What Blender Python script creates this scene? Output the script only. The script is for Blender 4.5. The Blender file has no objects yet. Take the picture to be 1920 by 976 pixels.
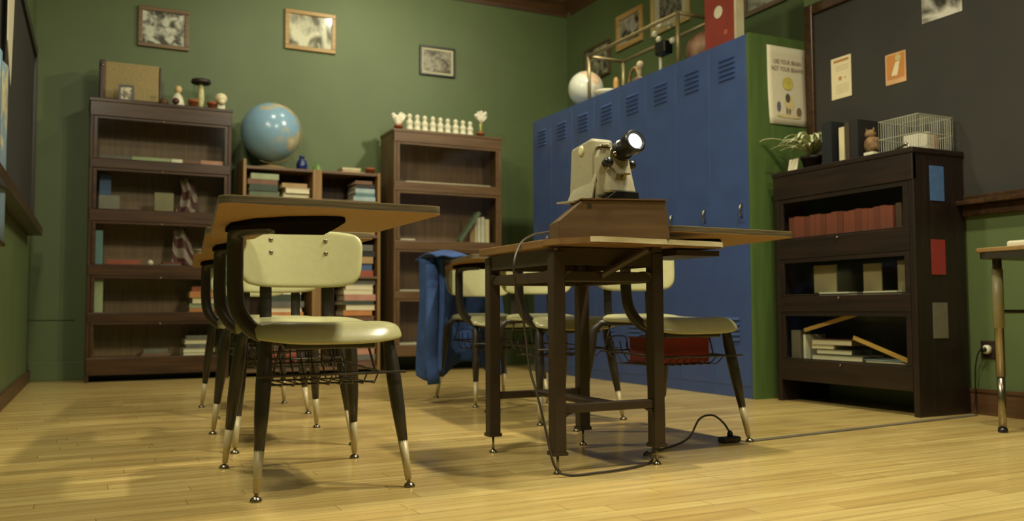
import bpy, bmesh, math, random
from mathutils import Vector, Matrix
random.seed(7)
S = bpy.context.scene
COL = S.collection

# ---------------------------------------------------------------- camera
F, PT, YW, RL, CH = 1663.47, .0557127, .4572334, -.0051226, .45
def _basis():
    fw = Vector((math.sin(YW)*math.cos(PT), math.cos(YW)*math.cos(PT), math.sin(PT)))
    rt = Vector((math.cos(YW), -math.sin(YW), 0)); up = rt.cross(fw)
    return math.cos(RL)*rt + math.sin(RL)*up, -math.sin(RL)*rt + math.cos(RL)*up, fw
CR, CU, CF = _basis()
cam_d = bpy.data.cameras.new('camera'); cam = bpy.data.objects.new('camera', cam_d); COL.objects.link(cam)
m = Matrix((CR, CU, -CF)).transposed().to_4x4(); m.translation = (0, 0, CH); cam.matrix_world = m
cam_d.sensor_width = 36; cam_d.lens = F/1920*36; cam_d.clip_start = .02
cam_d.dof.use_dof = True; cam_d.dof.focus_distance = 2.45; cam_d.dof.aperture_fstop = 3.6
S.camera = cam
S.view_settings.view_transform = 'Standard'; S.view_settings.look = 'None'
S.view_settings.exposure = 0.0; S.view_settings.gamma = 1; S.view_settings.use_curve_mapping = False

# ---------------------------------------------------------------- light
w = bpy.data.worlds.new('world'); S.world = w; w.use_nodes = True
w.node_tree.nodes['Background'].inputs[0].default_value = (1, .85, .6, 1)
w.node_tree.nodes['Background'].inputs[1].default_value = .05
WARM = (1, .93, .70)
def lamp(name, loc, power, size, target=None, spread=180, color=WARM):
    d = bpy.data.lights.new(name, 'AREA'); d.shape = 'DISK'; d.size = size; d.energy = power; d.color = color
    d.spread = math.radians(spread)
    o = bpy.data.objects.new(name, d); COL.objects.link(o); o.location = loc
    t = Vector(target) if target else Vector((loc[0], loc[1], 0))
    o.rotation_euler = (t - Vector(loc)).to_track_quat('-Z', 'Y').to_euler(); return o
lamp('track_lamp', (2.05, 1.45, 2.95), 38, .12, (.9, 2.4, 0), 150)
lamp('track_lamp', (2.10, 2.15, 2.95), 38, .12, (.9, 2.6, 0), 150)
lamp('track_lamp', (2.9, 4.5, 2.95), 26, .14, (1.6, 6.2, 1.2), 150)
lamp('track_lamp', (1.25, 5.3, 2.95), 8, .12, (1.6, 6.3, .8), 180)
lamp('track_lamp', (1.95, 5.8, 2.95), 4, .10, (1.9, 6.62, 1.9), 180)
lamp('track_lamp', (-.05, 3.4, 2.95), 32, .25, (2.8, 3.4, .6), 180)
lamp('fill_lamp', (-.12, 1.6, 3.0), 50, .4, (1.0, 2.2, .0))  # unseen fill light, added to brighten the floor on the left
lamp('fill_lamp', (2.4, -.3, 3.0), 24, .9, (1.4, 2.6, .4))  # weak soft fill added out of view, front right, for upright surfaces

# ---------------------------------------------------------------- helpers
def ray(px, py): return (px-960)/F*CR - (py-488)/F*CU + CF
def atY(px, py, Y): d = ray(px, py); return Vector((0, 0, CH)) + d*(Y/d.y)
def atX(px, py, X): d = ray(px, py); return Vector((0, 0, CH)) + d*(X/d.x)
def atZ(px, py, z=0): d = ray(px, py); return Vector((0, 0, CH)) + d*((z-CH)/d.z)
def lin(c):
    return tuple(((v/255)/12.92 if v <= 10 else (((v/255)+.055)/1.055)**2.4) for v in c[:3]) + (1,)
_M = {}
def mat(name, rgb, rough=.6, metal=0., var=.12, scale=8., stretch=(1, 1, 1), bump=0., spec=.5, coat=0., rgb2=None, emit=None, detail=3):
    if name in _M: return _M[name]
    mt = bpy.data.materials.new(name); mt.use_nodes = True; nt = mt.node_tree; b = nt.nodes['Principled BSDF']
    b.inputs['Roughness'].default_value = rough; b.inputs['Metallic'].default_value = metal
    b.inputs['Specular IOR Level'].default_value = spec; b.inputs['Coat Weight'].default_value = coat
    b.inputs['Coat Roughness'].default_value = .15
    tc = nt.nodes.new('ShaderNodeTexCoord'); mp = nt.nodes.new('ShaderNodeMapping'); mp.inputs['Scale'].default_value = stretch
    nt.links.new(tc.outputs['Object'], mp.inputs['Vector'])
    nz = nt.nodes.new('ShaderNodeTexNoise'); nz.inputs['Scale'].default_value = scale; nz.inputs['Detail'].default_value = detail
    nt.links.new(mp.outputs[0], nz.inputs['Vector'])
    rp = nt.nodes.new('ShaderNodeValToRGB'); c = lin(rgb); c2 = lin(rgb2) if rgb2 else tuple(x*(1+var) for x in c[:3])+(1,)
    c1 = c if rgb2 else tuple(x*(1-var) for x in c[:3])+(1,)
    rp.color_ramp.elements[0].color = c1; rp.color_ramp.elements[1].color = c2
    rp.color_ramp.elements[0].position = .35; rp.color_ramp.elements[1].position = .65
    nt.links.new(nz.outputs[0], rp.inputs[0]); nt.links.new(rp.outputs[0], b.inputs['Base Color'])
    if bump:
        bp = nt.nodes.new('ShaderNodeBump'); bp.inputs['Strength'].default_value = bump; bp.inputs['Distance'].default_value = .004
        nt.links.new(nz.outputs[0], bp.inputs['Height']); nt.links.new(bp.outputs[0], b.inputs['Normal'])
    if emit:
        b.inputs['Emission Color'].default_value = emit[0]+(1,); b.inputs['Emission Strength'].default_value = emit[1]
    _M[name] = mt; return mt
def plain(rgb, rough=.6, metal=0., **k):
    return mat('paint_%d_%d_%d_%d_%d' % (*[int(x) for x in rgb], int(rough*100), int(metal*10)), rgb, rough, metal, **k)
def wood(name, rgb, rgb2, axis='x', rough=.45, scale=3., coat=0., spec=.5):
    st = {'x': (1, 14, 14), 'y': (14, 1, 14), 'z': (14, 14, 1)}[axis]
    return mat(name, rgb, rough, 0, scale=scale, stretch=st, bump=.06, rgb2=rgb2, coat=coat, detail=5, spec=spec)
def glass_mat():
    if 'glass' in _M: return _M['glass']
    mt = bpy.data.materials.new('window_glass'); mt.use_nodes = True; nt = mt.node_tree; nt.nodes.clear()
    o = nt.nodes.new('ShaderNodeOutputMaterial'); mx = nt.nodes.new('ShaderNodeMixShader'); t = nt.nodes.new('ShaderNodeBsdfTransparent')
    g = nt.nodes.new('ShaderNodeBsdfGlossy'); g.inputs['Roughness'].default_value = .08; lwt = nt.nodes.new('ShaderNodeLayerWeight'); lwt.inputs[0].default_value = .5
    pw_ = nt.nodes.new('ShaderNodeMath'); pw_.operation = 'POWER'; pw_.inputs[1].default_value = 5; nt.links.new(lwt.outputs['Facing'], pw_.inputs[0])
    fr = nt.nodes.new('ShaderNodeMath'); fr.operation = 'MULTIPLY_ADD'; fr.inputs[1].default_value = .9; fr.inputs[2].default_value = .03; nt.links.new(pw_.outputs[0], fr.inputs[0]); t.inputs[0].default_value = (.96, .97, .95, 1)
    nt.links.new(fr.outputs[0], mx.inputs[0]); nt.links.new(t.outputs[0], mx.inputs[1]); nt.links.new(g.outputs[0], mx.inputs[2])
    nt.links.new(mx.outputs[0], o.inputs[0]); _M['glass'] = mt; return mt

class MB:
    def __init__(s): s.b = bmesh.new()
    def _add(s, vs, fs):
        v = [s.b.verts.new(p) for p in vs]
        for f in fs:
            try: s.b.faces.new([v[i] for i in f])
            except ValueError: pass
        return s
    def box(s, x0, x1, y0, y1, z0, z1):
        x0, x1 = min(x0, x1), max(x0, x1); y0, y1 = min(y0, y1), max(y0, y1); z0, z1 = min(z0, z1), max(z0, z1)
        vs = [(x, y, z) for z in (z0, z1) for y in (y0, y1) for x in (x0, x1)]
        return s._add(vs, [(0, 2, 3, 1), (4, 5, 7, 6), (0, 1, 5, 4), (2, 6, 7, 3), (0, 4, 6, 2), (1, 3, 7, 5)])
    def hexa(s, vs):  # 8 points in the order of box
        return s._add(vs, [(0, 2, 3, 1), (4, 5, 7, 6), (0, 1, 5, 4), (2, 6, 7, 3), (0, 4, 6, 2), (1, 3, 7, 5)])
    def prism(s, poly, d0, d1, plane='xy'):
        f = {'xy': lambda a, b, d: (a, b, d), 'xz': lambda a, b, d: (a, d, b), 'yz': lambda a, b, d: (d, a, b)}[plane]
        n = len(poly); vs = [f(a, b, d0) for a, b in poly] + [f(a, b, d1) for a, b in poly]
        return s._add(vs, [tuple(range(n-1, -1, -1)), tuple(range(n, 2*n))] + [(i, (i+1) % n, n+(i+1) % n, n+i) for i in range(n)])
    def tube(s, pts, r, n=10, cap=True, flat=1.0):
        pts = [Vector(p) for p in pts]; k = len(pts); rs = r if isinstance(r, (list, tuple)) else [r]*k
        t0 = (pts[1]-pts[0]).normalized(); a = t0.orthogonal().normalized()
        if flat != 1.0:
            a = (Vector((1, 0, 0)) - t0*t0.x); a = a.normalized() if a.length > .05 else t0.orthogonal().normalized()
        rings = []
        for i, p in enumerate(pts):
            t = ((pts[min(i+1, k-1)]-p).normalized() + (p-pts[max(i-1, 0)]).normalized())
            t = t.normalized() if t.length > 1e-6 else t0
            a = (a - t*a.dot(t)).normalized(); b = t.cross(a)
            rings.append([s.b.verts.new(p + rs[i]*(math.cos(2*math.pi*j/n)*a + flat*math.sin(2*math.pi*j/n)*b)) for j in range(n)])
        for q in range(k-1):
            for j in range(n): s.b.faces.new((rings[q][j], rings[q][(j+1) % n], rings[q+1][(j+1) % n], rings[q+1][j]))
        if cap: s.b.faces.new(rings[0][::-1]); s.b.faces.new(rings[-1])
        return s
    def lathe(s, c, prof, n=20, axis=(0, 0, 1)):
        c = Vector(c); ax = Vector(axis).normalized()
        pts = [c + ax*z for _, z in prof]; a = ax.orthogonal().normalized(); b = ax.cross(a); rings = []
        for (r, z), p in zip(prof, pts):
            if r < 1e-5: rings.append([s.b.verts.new(p)])
            else: rings.append([s.b.verts.new(p + r*(math.cos(2*math.pi*j/n)*a + math.sin(2*math.pi*j/n)*b)) for j in range(n)])
        for q in range(len(prof)-1):
            A, B = rings[q], rings[q+1]
            for j in range(n):
                if len(A) == 1 and len(B) == 1: continue
                if len(A) == 1: s.b.faces.new((A[0], B[j], B[(j+1) % n])) if True else 0
                elif len(B) == 1: s.b.faces.new((A[j], A[(j+1) % n], B[0]))
                else: s.b.faces.new((A[j], A[(j+1) % n], B[(j+1) % n], B[j]))
        if len(rings[0]) > 1: s.b.faces.new(rings[0][::-1])
        if len(rings[-1]) > 1: s.b.faces.new(rings[-1])
        return s
    def ball(s, c, r, sc=(1, 1, 1), n=18):
        x0 = len(s.b.verts)
        ret = bmesh.ops.create_uvsphere(s.b, u_segments=n, v_segments=max(8, n//2+2), radius=1)
        for v in ret['verts']: v.co = Vector((v.co.x*r*sc[0]+c[0], v.co.y*r*sc[1]+c[1], v.co.z*r*sc[2]+c[2]))
        return s
    def grid(s, fn, nu, nv):
        V = [[s.b.verts.new(fn(i/nu, j/nv)) for j in range(nv+1)] for i in range(nu+1)]
        for i in range(nu):
            for j in range(nv): s.b.faces.new((V[i][j], V[i+1][j], V[i+1][j+1], V[i][j+1]))
        return s
    def build(s, name, m, parent=None, smooth=False, bevel=0., solid=0., sub=0, origin=None):
        bmesh.ops.recalc_face_normals(s.b, faces=s.b.faces)
        me = bpy.data.meshes.new(name); 
        if parent is not None: off = WORLD.get(parent.name, Vector((0, 0, 0)))
        elif origin is not None: off = Vector(origin)
        else:
            lo = [min(v.co[i] for v in s.b.verts) for i in range(3)]; hi = [max(v.co[i] for v in s.b.verts) for i in range(3)]
            off = Vector(((lo[0]+hi[0])/2, (lo[1]+hi[1])/2, lo[2]))
        for v in s.b.verts: v.co -= off
        s.b.to_mesh(me); s.b.free(); me.materials.append(m)
        if smooth:
            for p in me.polygons: p.use_smooth = True
        o = bpy.data.objects.new(name, me); COL.objects.link(o)
        if parent is not None: o.parent = parent; WORLD[o.name] = off
        else: o.location = off; WORLD[o.name] = off
        if bevel: md = o.modifiers.new('bevel', 'BEVEL'); md.width = bevel; md.segments = 2; md.limit_method = 'ANGLE'; md.angle_limit = .6
        if solid: md = o.modifiers.new('solid', 'SOLIDIFY'); md.thickness = solid; md.offset = 0
        if sub: md = o.modifiers.new('sub', 'SUBSURF'); md.levels = sub; md.render_levels = sub
        return o
WORLD = {}
def tag(o, label, cat, group=None):
    o['label'] = label; o['category'] = cat
    if group: o['group'] = group
    return o
def thing(name, loc, label, cat, group=None):
    o = bpy.data.objects.new(name, None); COL.objects.link(o); o.location = loc; o.empty_display_size = .05
    WORLD[o.name] = Vector(loc); return tag(o, label, cat, group)
def struct(o): o['kind'] = 'structure'; return o
def dup(root, loc, label):
    r = root.copy(); COL.objects.link(r); r.location = loc; r['label'] = label
    for ch in list(root.children):
        c = ch.copy(); COL.objects.link(c); c.parent = r
        for g in list(ch.children):
            d = g.copy(); COL.objects.link(d); d.parent = c
    return r
def smooth_path(ctrl, n=6):
    P = [Vector(p) for p in ctrl]; P = [P[0]*2-P[1]] + P + [P[-1]*2-P[-2]]; out = []
    for i in range(1, len(P)-2):
        for k in range(n):
            t = k/n; a, b, c, d = P[i-1], P[i], P[i+1], P[i+2]
            out.append(.5*((2*b) + (c-a)*t + (2*a-5*b+4*c-d)*t*t + (3*b-a-3*c+d)*t**3))
    return out + [P[-2]]
ORD = ['first', 'second', 'third', 'fourth', 'fifth', 'sixth', 'seventh', 'eighth', 'ninth', 'tenth', 'eleventh', 'twelfth', 'thirteenth', 'fourteenth', 'fifteenth', 'sixteenth', 'seventeenth', 'eighteenth', 'nineteenth', 'twentieth']

# ---------------------------------------------------------------- materials
GREEN = mat('green_wall_paint', (86, 101, 58), .55, var=.07, scale=2.2, bump=.02)
GREEND = mat('green_panel_paint', (74, 95, 44), .5, var=.1, scale=6, stretch=(6, 6, .6), bump=.05)
DARKW = wood('dark_walnut', (52, 36, 23), (72, 50, 29), 'x', .3, spec=.3)
DARKWZ = wood('dark_walnut_upright', (52, 36, 23), (72, 50, 29), 'z', .35, spec=.25)
EBON = wood('ebony_stain', (27, 19, 14), (40, 27, 19), 'y', .4)
EBONZ = wood('ebony_stain_upright', (27, 19, 14), (40, 27, 19), 'z', .4)
OAK = wood('brown_oak', (84, 61, 36), (106, 79, 46), 'x', .42)
OAKZ = wood('brown_oak_upright', (84, 61, 36), (106, 79, 46), 'z', .42)
TAN = wood('tan_pine', (118, 88, 44), (142, 108, 58), 'z', .5)
PLY = mat('desk_underside_fibreboard', (142, 108, 56), .7, var=.1, scale=120, detail=2)
LAM = mat('grey_beige_laminate', (158, 146, 110), .35, var=.05, scale=20)
EDGE = mat('worn_laminate_edge', (66, 56, 38), .6, scale=9, stretch=(1, 1, 90), rgb2=(112, 98, 66))
PLATE = mat('blackened_plate', (24, 20, 15), .95, spec=0.)
FRAME = mat('dark_brown_enamel', (46, 41, 32), .38, var=.08, scale=30)
TABLEM = mat('brown_table_enamel', (50, 38, 27), .45, var=.1, scale=20)
SHELL = mat('cream_plastic_shell', (174, 170, 124), .28, var=.03, scale=60, spec=.5)
SLEEVE = mat('cream_leg_sleeve', (192, 178, 136), .4, .1, var=.04)
CHROME = mat('worn_nickel', (150, 140, 120), .25, .95, var=.1)
WIRE = mat('dark_wire', (70, 62, 50), .4, .6, var=.1)
BLUE = mat('blue_locker_enamel', (58, 78, 124), .42, var=.07, scale=5, bump=.03)
BLACK = mat('black_enamel', (22, 22, 22), .3, var=.1)
SLATE = mat('blackboard_slate', (47, 45, 38), .75, var=.12, scale=2.5)
BRASS = mat('aged_brass', (142, 128, 88), .4, .35, var=.1, scale=20)
WHITE = mat('ivory_ceramic', (212, 207, 176), .35, var=.03)
PAPER = mat('cream_paper', (208, 199, 168), .8, var=.04, scale=12)
BEIGE = mat('projector_beige', (160, 153, 124), .4, var=.04, scale=60)
TERRA = mat('terracotta', (150, 78, 38), .75, var=.12)
DENIM = mat('blue_cotton', (46, 72, 120), .9, var=.16, scale=16, bump=.2)
PAGES = mat('page_edges', (214, 204, 168), .8, var=.12, scale=30, stretch=(.5, .5, 30))
TRIMW = wood('brown_trim', (70, 47, 27), (90, 61, 35), 'x', .45)
TRIMY = wood('brown_trim_side', (70, 47, 27), (90, 61, 35), 'y', .45)

def floor_mat():
    mt = bpy.data.materials.new('maple_strip_floor'); mt.use_nodes = True; nt = mt.node_tree; b = nt.nodes['Principled BSDF']
    tc = nt.nodes.new('ShaderNodeTexCoord'); br = nt.nodes.new('ShaderNodeTexBrick'); L = nt.links
    sp = nt.nodes.new('ShaderNodeSeparateXYZ'); L.new(tc.outputs['Object'], sp.inputs[0])
    def mth(op, a, b_, c_=None):
        n_ = nt.nodes.new('ShaderNodeMath'); n_.operation = op
        for i_, v in enumerate((a, b_, c_)):
            if v is None: continue
            if isinstance(v, (int, float)): n_.inputs[i_].default_value = v
            else: L.new(v, n_.inputs[i_])
        return n_.outputs[0]
    yy = mth('ADD', sp.outputs['Y'], 20.52); row = mth('FLOOR', mth('DIVIDE', yy, .057), 0)
    wn = nt.nodes.new('ShaderNodeTexWhiteNoise'); wn.noise_dimensions = '1D'; L.new(row, wn.inputs['W'])
    xx = mth('ADD', mth('MULTIPLY_ADD', wn.outputs['Value'], .85, sp.outputs['X']), 20.0)
    cb = nt.nodes.new('ShaderNodeCombineXYZ'); L.new(xx, cb.inputs[0]); L.new(yy, cb.inputs[1]); L.new(cb.outputs[0], br.inputs['Vector'])
    br.offset = 0; br.squash = 1; br.inputs['Scale'].default_value = 1; br.inputs['Brick Width'].default_value = .85; br.inputs['Row Height'].default_value = .057
    br.inputs['Mortar Size'].default_value = .0012; br.inputs['Mortar Smooth'].default_value = .6; br.inputs['Bias'].default_value = 0
    br.inputs['Color1'].default_value = lin((204, 182, 118)); br.inputs['Color2'].default_value = lin((186, 160, 98)); br.inputs['Mortar'].default_value = lin((128, 98, 50))
    mp = nt.nodes.new('ShaderNodeMapping'); mp.inputs['Scale'].default_value = (1.6, 30, 1); L.new(tc.outputs['Object'], mp.inputs[0])
    nz = nt.nodes.new('ShaderNodeTexNoise'); nz.inputs['Scale'].default_value = 1.6; nz.inputs['Detail'].default_value = 5; L.new(mp.outputs[0], nz.inputs[0])
    n2 = nt.nodes.new('ShaderNodeTexNoise'); n2.inputs['Scale'].default_value = 1.1; n2.inputs['Detail'].default_value = 2; L.new(tc.outputs['Object'], n2.inputs[0])
    r = nt.nodes.new('ShaderNodeValToRGB'); r.color_ramp.elements[0].color = (.8, .77, .7, 1); r.color_ramp.elements[1].color = (1.1, 1.08, 1.02, 1)
    r.color_ramp.elements[0].position = .3; r.color_ramp.elements[1].position = .68; L.new(nz.outputs[0], r.inputs[0])
    m1 = nt.nodes.new('ShaderNodeMixRGB'); m1.blend_type = 'MULTIPLY'; m1.inputs[0].default_value = .8; L.new(br.outputs[0], m1.inputs[1]); L.new(r.outputs[0], m1.inputs[2])
    r2 = nt.nodes.new('ShaderNodeValToRGB'); r2.color_ramp.elements[0].color = (.86, .82, .76, 1); r2.color_ramp.elements[0].position = .3; r2.color_ramp.elements[1].position = .7; L.new(n2.outputs[0], r2.inputs[0])
    m2 = nt.nodes.new('ShaderNodeMixRGB'); m2.blend_type = 'MULTIPLY'; m2.inputs[0].default_value = .7; L.new(m1.outputs[0], m2.inputs[1]); L.new(r2.outputs[0], m2.inputs[2])
    L.new(m2.outputs[0], b.inputs['Base Color']); b.inputs['Roughness'].default_value = .26
    ma = nt.nodes.new('ShaderNodeMath'); ma.operation = 'MULTIPLY_ADD'; ma.inputs[1].default_value = .22; ma.inputs[2].default_value = .13; L.new(nz.outputs[0], ma.inputs[0]); L.new(ma.outputs[0], b.inputs['Roughness'])
    bp = nt.nodes.new('ShaderNodeBump'); bp.inputs['Strength'].default_value = .06; bp.inputs['Distance'].default_value = .002; L.new(nz.outputs[0], bp.inputs['Height']); L.new(bp.outputs[0], b.inputs['Normal'])
    return mt
def photo_mat(name, seed, dark=(58, 54, 48), light=(220, 214, 196), scale=14, stretch=(1, 1, 1)):
    mt = bpy.data.materials.new(name); mt.use_nodes = True; nt = mt.node_tree; b = nt.nodes['Principled BSDF']; L = nt.links
    tc = nt.nodes.new('ShaderNodeTexCoord'); mp = nt.nodes.new('ShaderNodeMapping'); mp.inputs['Location'].default_value = (seed*3.1, seed*1.7, seed); mp.inputs['Scale'].default_value = stretch
    L.new(tc.outputs['Object'], mp.inputs[0]); nz = nt.nodes.new('ShaderNodeTexNoise'); nz.inputs['Scale'].default_value = scale; nz.inputs['Detail'].default_value = 6; nz.inputs['Distortion'].default_value = .5
    L.new(mp.outputs[0], nz.inputs[0]); r = nt.nodes.new('ShaderNodeValToRGB'); r.color_ramp.elements[0].color = lin(dark); r.color_ramp.elements[1].color = lin(light)
    r.color_ramp.elements[0].position = .4; r.color_ramp.elements[1].position = .58; L.new(nz.outputs[0], r.inputs[0]); L.new(r.outputs[0], b.inputs['Base Color'])
    b.inputs['Roughness'].default_value = .18; return mt
def globe_mat(name, sea, land, scale, seed, pale):
    mt = bpy.data.materials.new(name); mt.use_nodes = True; nt = mt.node_tree; b = nt.nodes['Principled BSDF']; L = nt.links
    tc = nt.nodes.new('ShaderNodeTexCoord'); mp = nt.nodes.new('ShaderNodeMapping'); mp.inputs['Location'].default_value = (seed, seed*2, seed*.5); L.new(tc.outputs['Object'], mp.inputs[0])
    nz = nt.nodes.new('ShaderNodeTexNoise'); nz.inputs['Scale'].default_value = scale; nz.inputs['Detail'].default_value = 4; L.new(mp.outputs[0], nz.inputs[0])
    r = nt.nodes.new('ShaderNodeValToRGB'); r.color_ramp.elements[0].color = lin(sea); r.color_ramp.elements[1].color = lin(land); r.color_ramp.elements[0].position = .54; r.color_ramp.elements[1].position = .6
    e = r.color_ramp.elements.new(.7); e.color = lin(pale)
    L.new(nz.outputs[0], r.inputs[0]); L.new(r.outputs[0], b.inputs['Base Color']); b.inputs['Roughness'].default_value = .22; return mt

# ---------------------------------------------------------------- the room
XR, XA, YB, YF, ZC = 3.445, 3.80, 6.62, -1.7, 3.12
def lw(y): return -.272 + .02*(y-YB)
struct(MB().box(-.8, 4.0, YF-.1, YB+.2, -.06, 0).build('floor', floor_mat(), origin=(0, 0, 0)))
struct(MB().box(-.8, 4.0, YB, YB+.12, 0, ZC).build('wall_back', GREEN, origin=(0, 0, 0)))
struct(MB().prism([(lw(YF), YF), (lw(YB), YB), (lw(YB)-.25, YB), (lw(YF)-.25, YF)], 0, ZC).build('wall_left', GREEN, origin=(0, 0, 0)))
struct(MB().box(XR, XR+.55, YF, 3.47, 0, ZC).build('wall_right', GREEN, origin=(0, 0, 0)))
struct(MB().box(XA, XA+.2, 3.47, YB, 0, ZC).build('wall_right_recess', GREEN, origin=(0, 0, 0)))
struct(MB().box(-.9, 4.0, YF-.12, YF, 0, ZC).build('wall_front', GREEN, origin=(0, 0, 0)))
struct(MB().box(-.9, 4.0, YF-.1, YB+.1, ZC, ZC+.08).build('ceiling', wood('ceiling_boards', (58, 42, 28), (76, 54, 34), 'y', .6), origin=(0, 0, 0)))
crown = [(0, 0), (0, -.13), (-.012, -.13), (-.016, -.1), (-.05, -.05), (-.085, -.025), (-.09, 0)]
struct(MB().prism([(YB+a, ZC+b) for a, b in crown], lw(YB), XA, 'yz').build('trim_1', TRIMW, origin=(0, 0, 0)))
struct(MB().prism([(XA+a, ZC+b) for a, b in crown], 3.47, YB-.08, 'xz').build('trim_2', TRIMY, origin=(0, 0, 0)))
struct(MB().box(lw(YB), XA, YB-.014, YB, 0, .125).build('baseboard_back', GREEN, origin=(0, 0, 0), bevel=.004))
struct(MB().prism([(lw(YF), YF), (lw(YB), YB-.014), (lw(YB)+.016, YB-.014), (lw(YF)+.016, YF)], 0, .075).build('baseboard_left', TRIMY, origin=(0, 0, 0)))
struct(MB().box(XR-.016, XR, YF, 2.552, 0, .095).box(XR-.02, XR, YF, 2.552, .095, .108).build('baseboard_right', TRIMY, origin=(0, 0, 0)))
struct(MB().box(lw(YB)+.005, .0, YB-.012, YB, .40, .412).build('trim_3', GREEN, origin=(0, 0, 0)))

# blackboards
bb = thing('blackboard', (lw(5)+.02, 4.6, .9), 'tall dark blackboard with black frame on the left green wall', 'blackboard')
def lboard(y0, y1, z0, z1, t0, t1): return [(lw(y)+t, y, z) for z in (z0, z1) for y in (y0, y1) for t in (t0, t1)]
MB().hexa(lboard(1.5, 6.22, .98, 2.05, .002, .02)).build('writing_surface', SLATE, bb)
fb = MB()
for y0, y1, z0, z1 in ((6.22, 6.28, .93, 2.11), (1.45, 6.28, 2.05, 2.11), (1.45, 1.5, .93, 2.05)): fb.hexa(lboard(y0, y1, z0, z1, .002, .035))
fb.build('frame', EBON, bb)
MB().hexa(lboard(1.45, 6.29, .93, .98, .002, .085)).build('chalk_ledge', DARKW, bb)
br = thing('blackboard', (XR, 2.2, .88), 'wide dark blackboard with wood frame and chalk ledge on the right wall', 'blackboard')
MB().box(XR-.012, XR-.001, -.5, 3.39, .93, 1.98).build('writing_surface', SLATE, br)
MB().box(XR-.03, XR-.001, 3.39, 3.445, .9, 2.035).box(XR-.03, XR-.001, -.55, 3.39, 1.98, 2.035).box(XR-.03, XR-.001, -.55, -.5, .9, 1.98).build('frame', DARKW, br, bevel=.005)
MB().box(XR-.07, XR-.001, -.55, 3.39, .885, .905).box(XR-.028, XR-.001, -.55, 3.39, .84, .885).box(XR-.02, XR-.001, -.55, 3.39, .905, .93).build('chalk_ledge', DARKW, br, bevel=.004)

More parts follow.
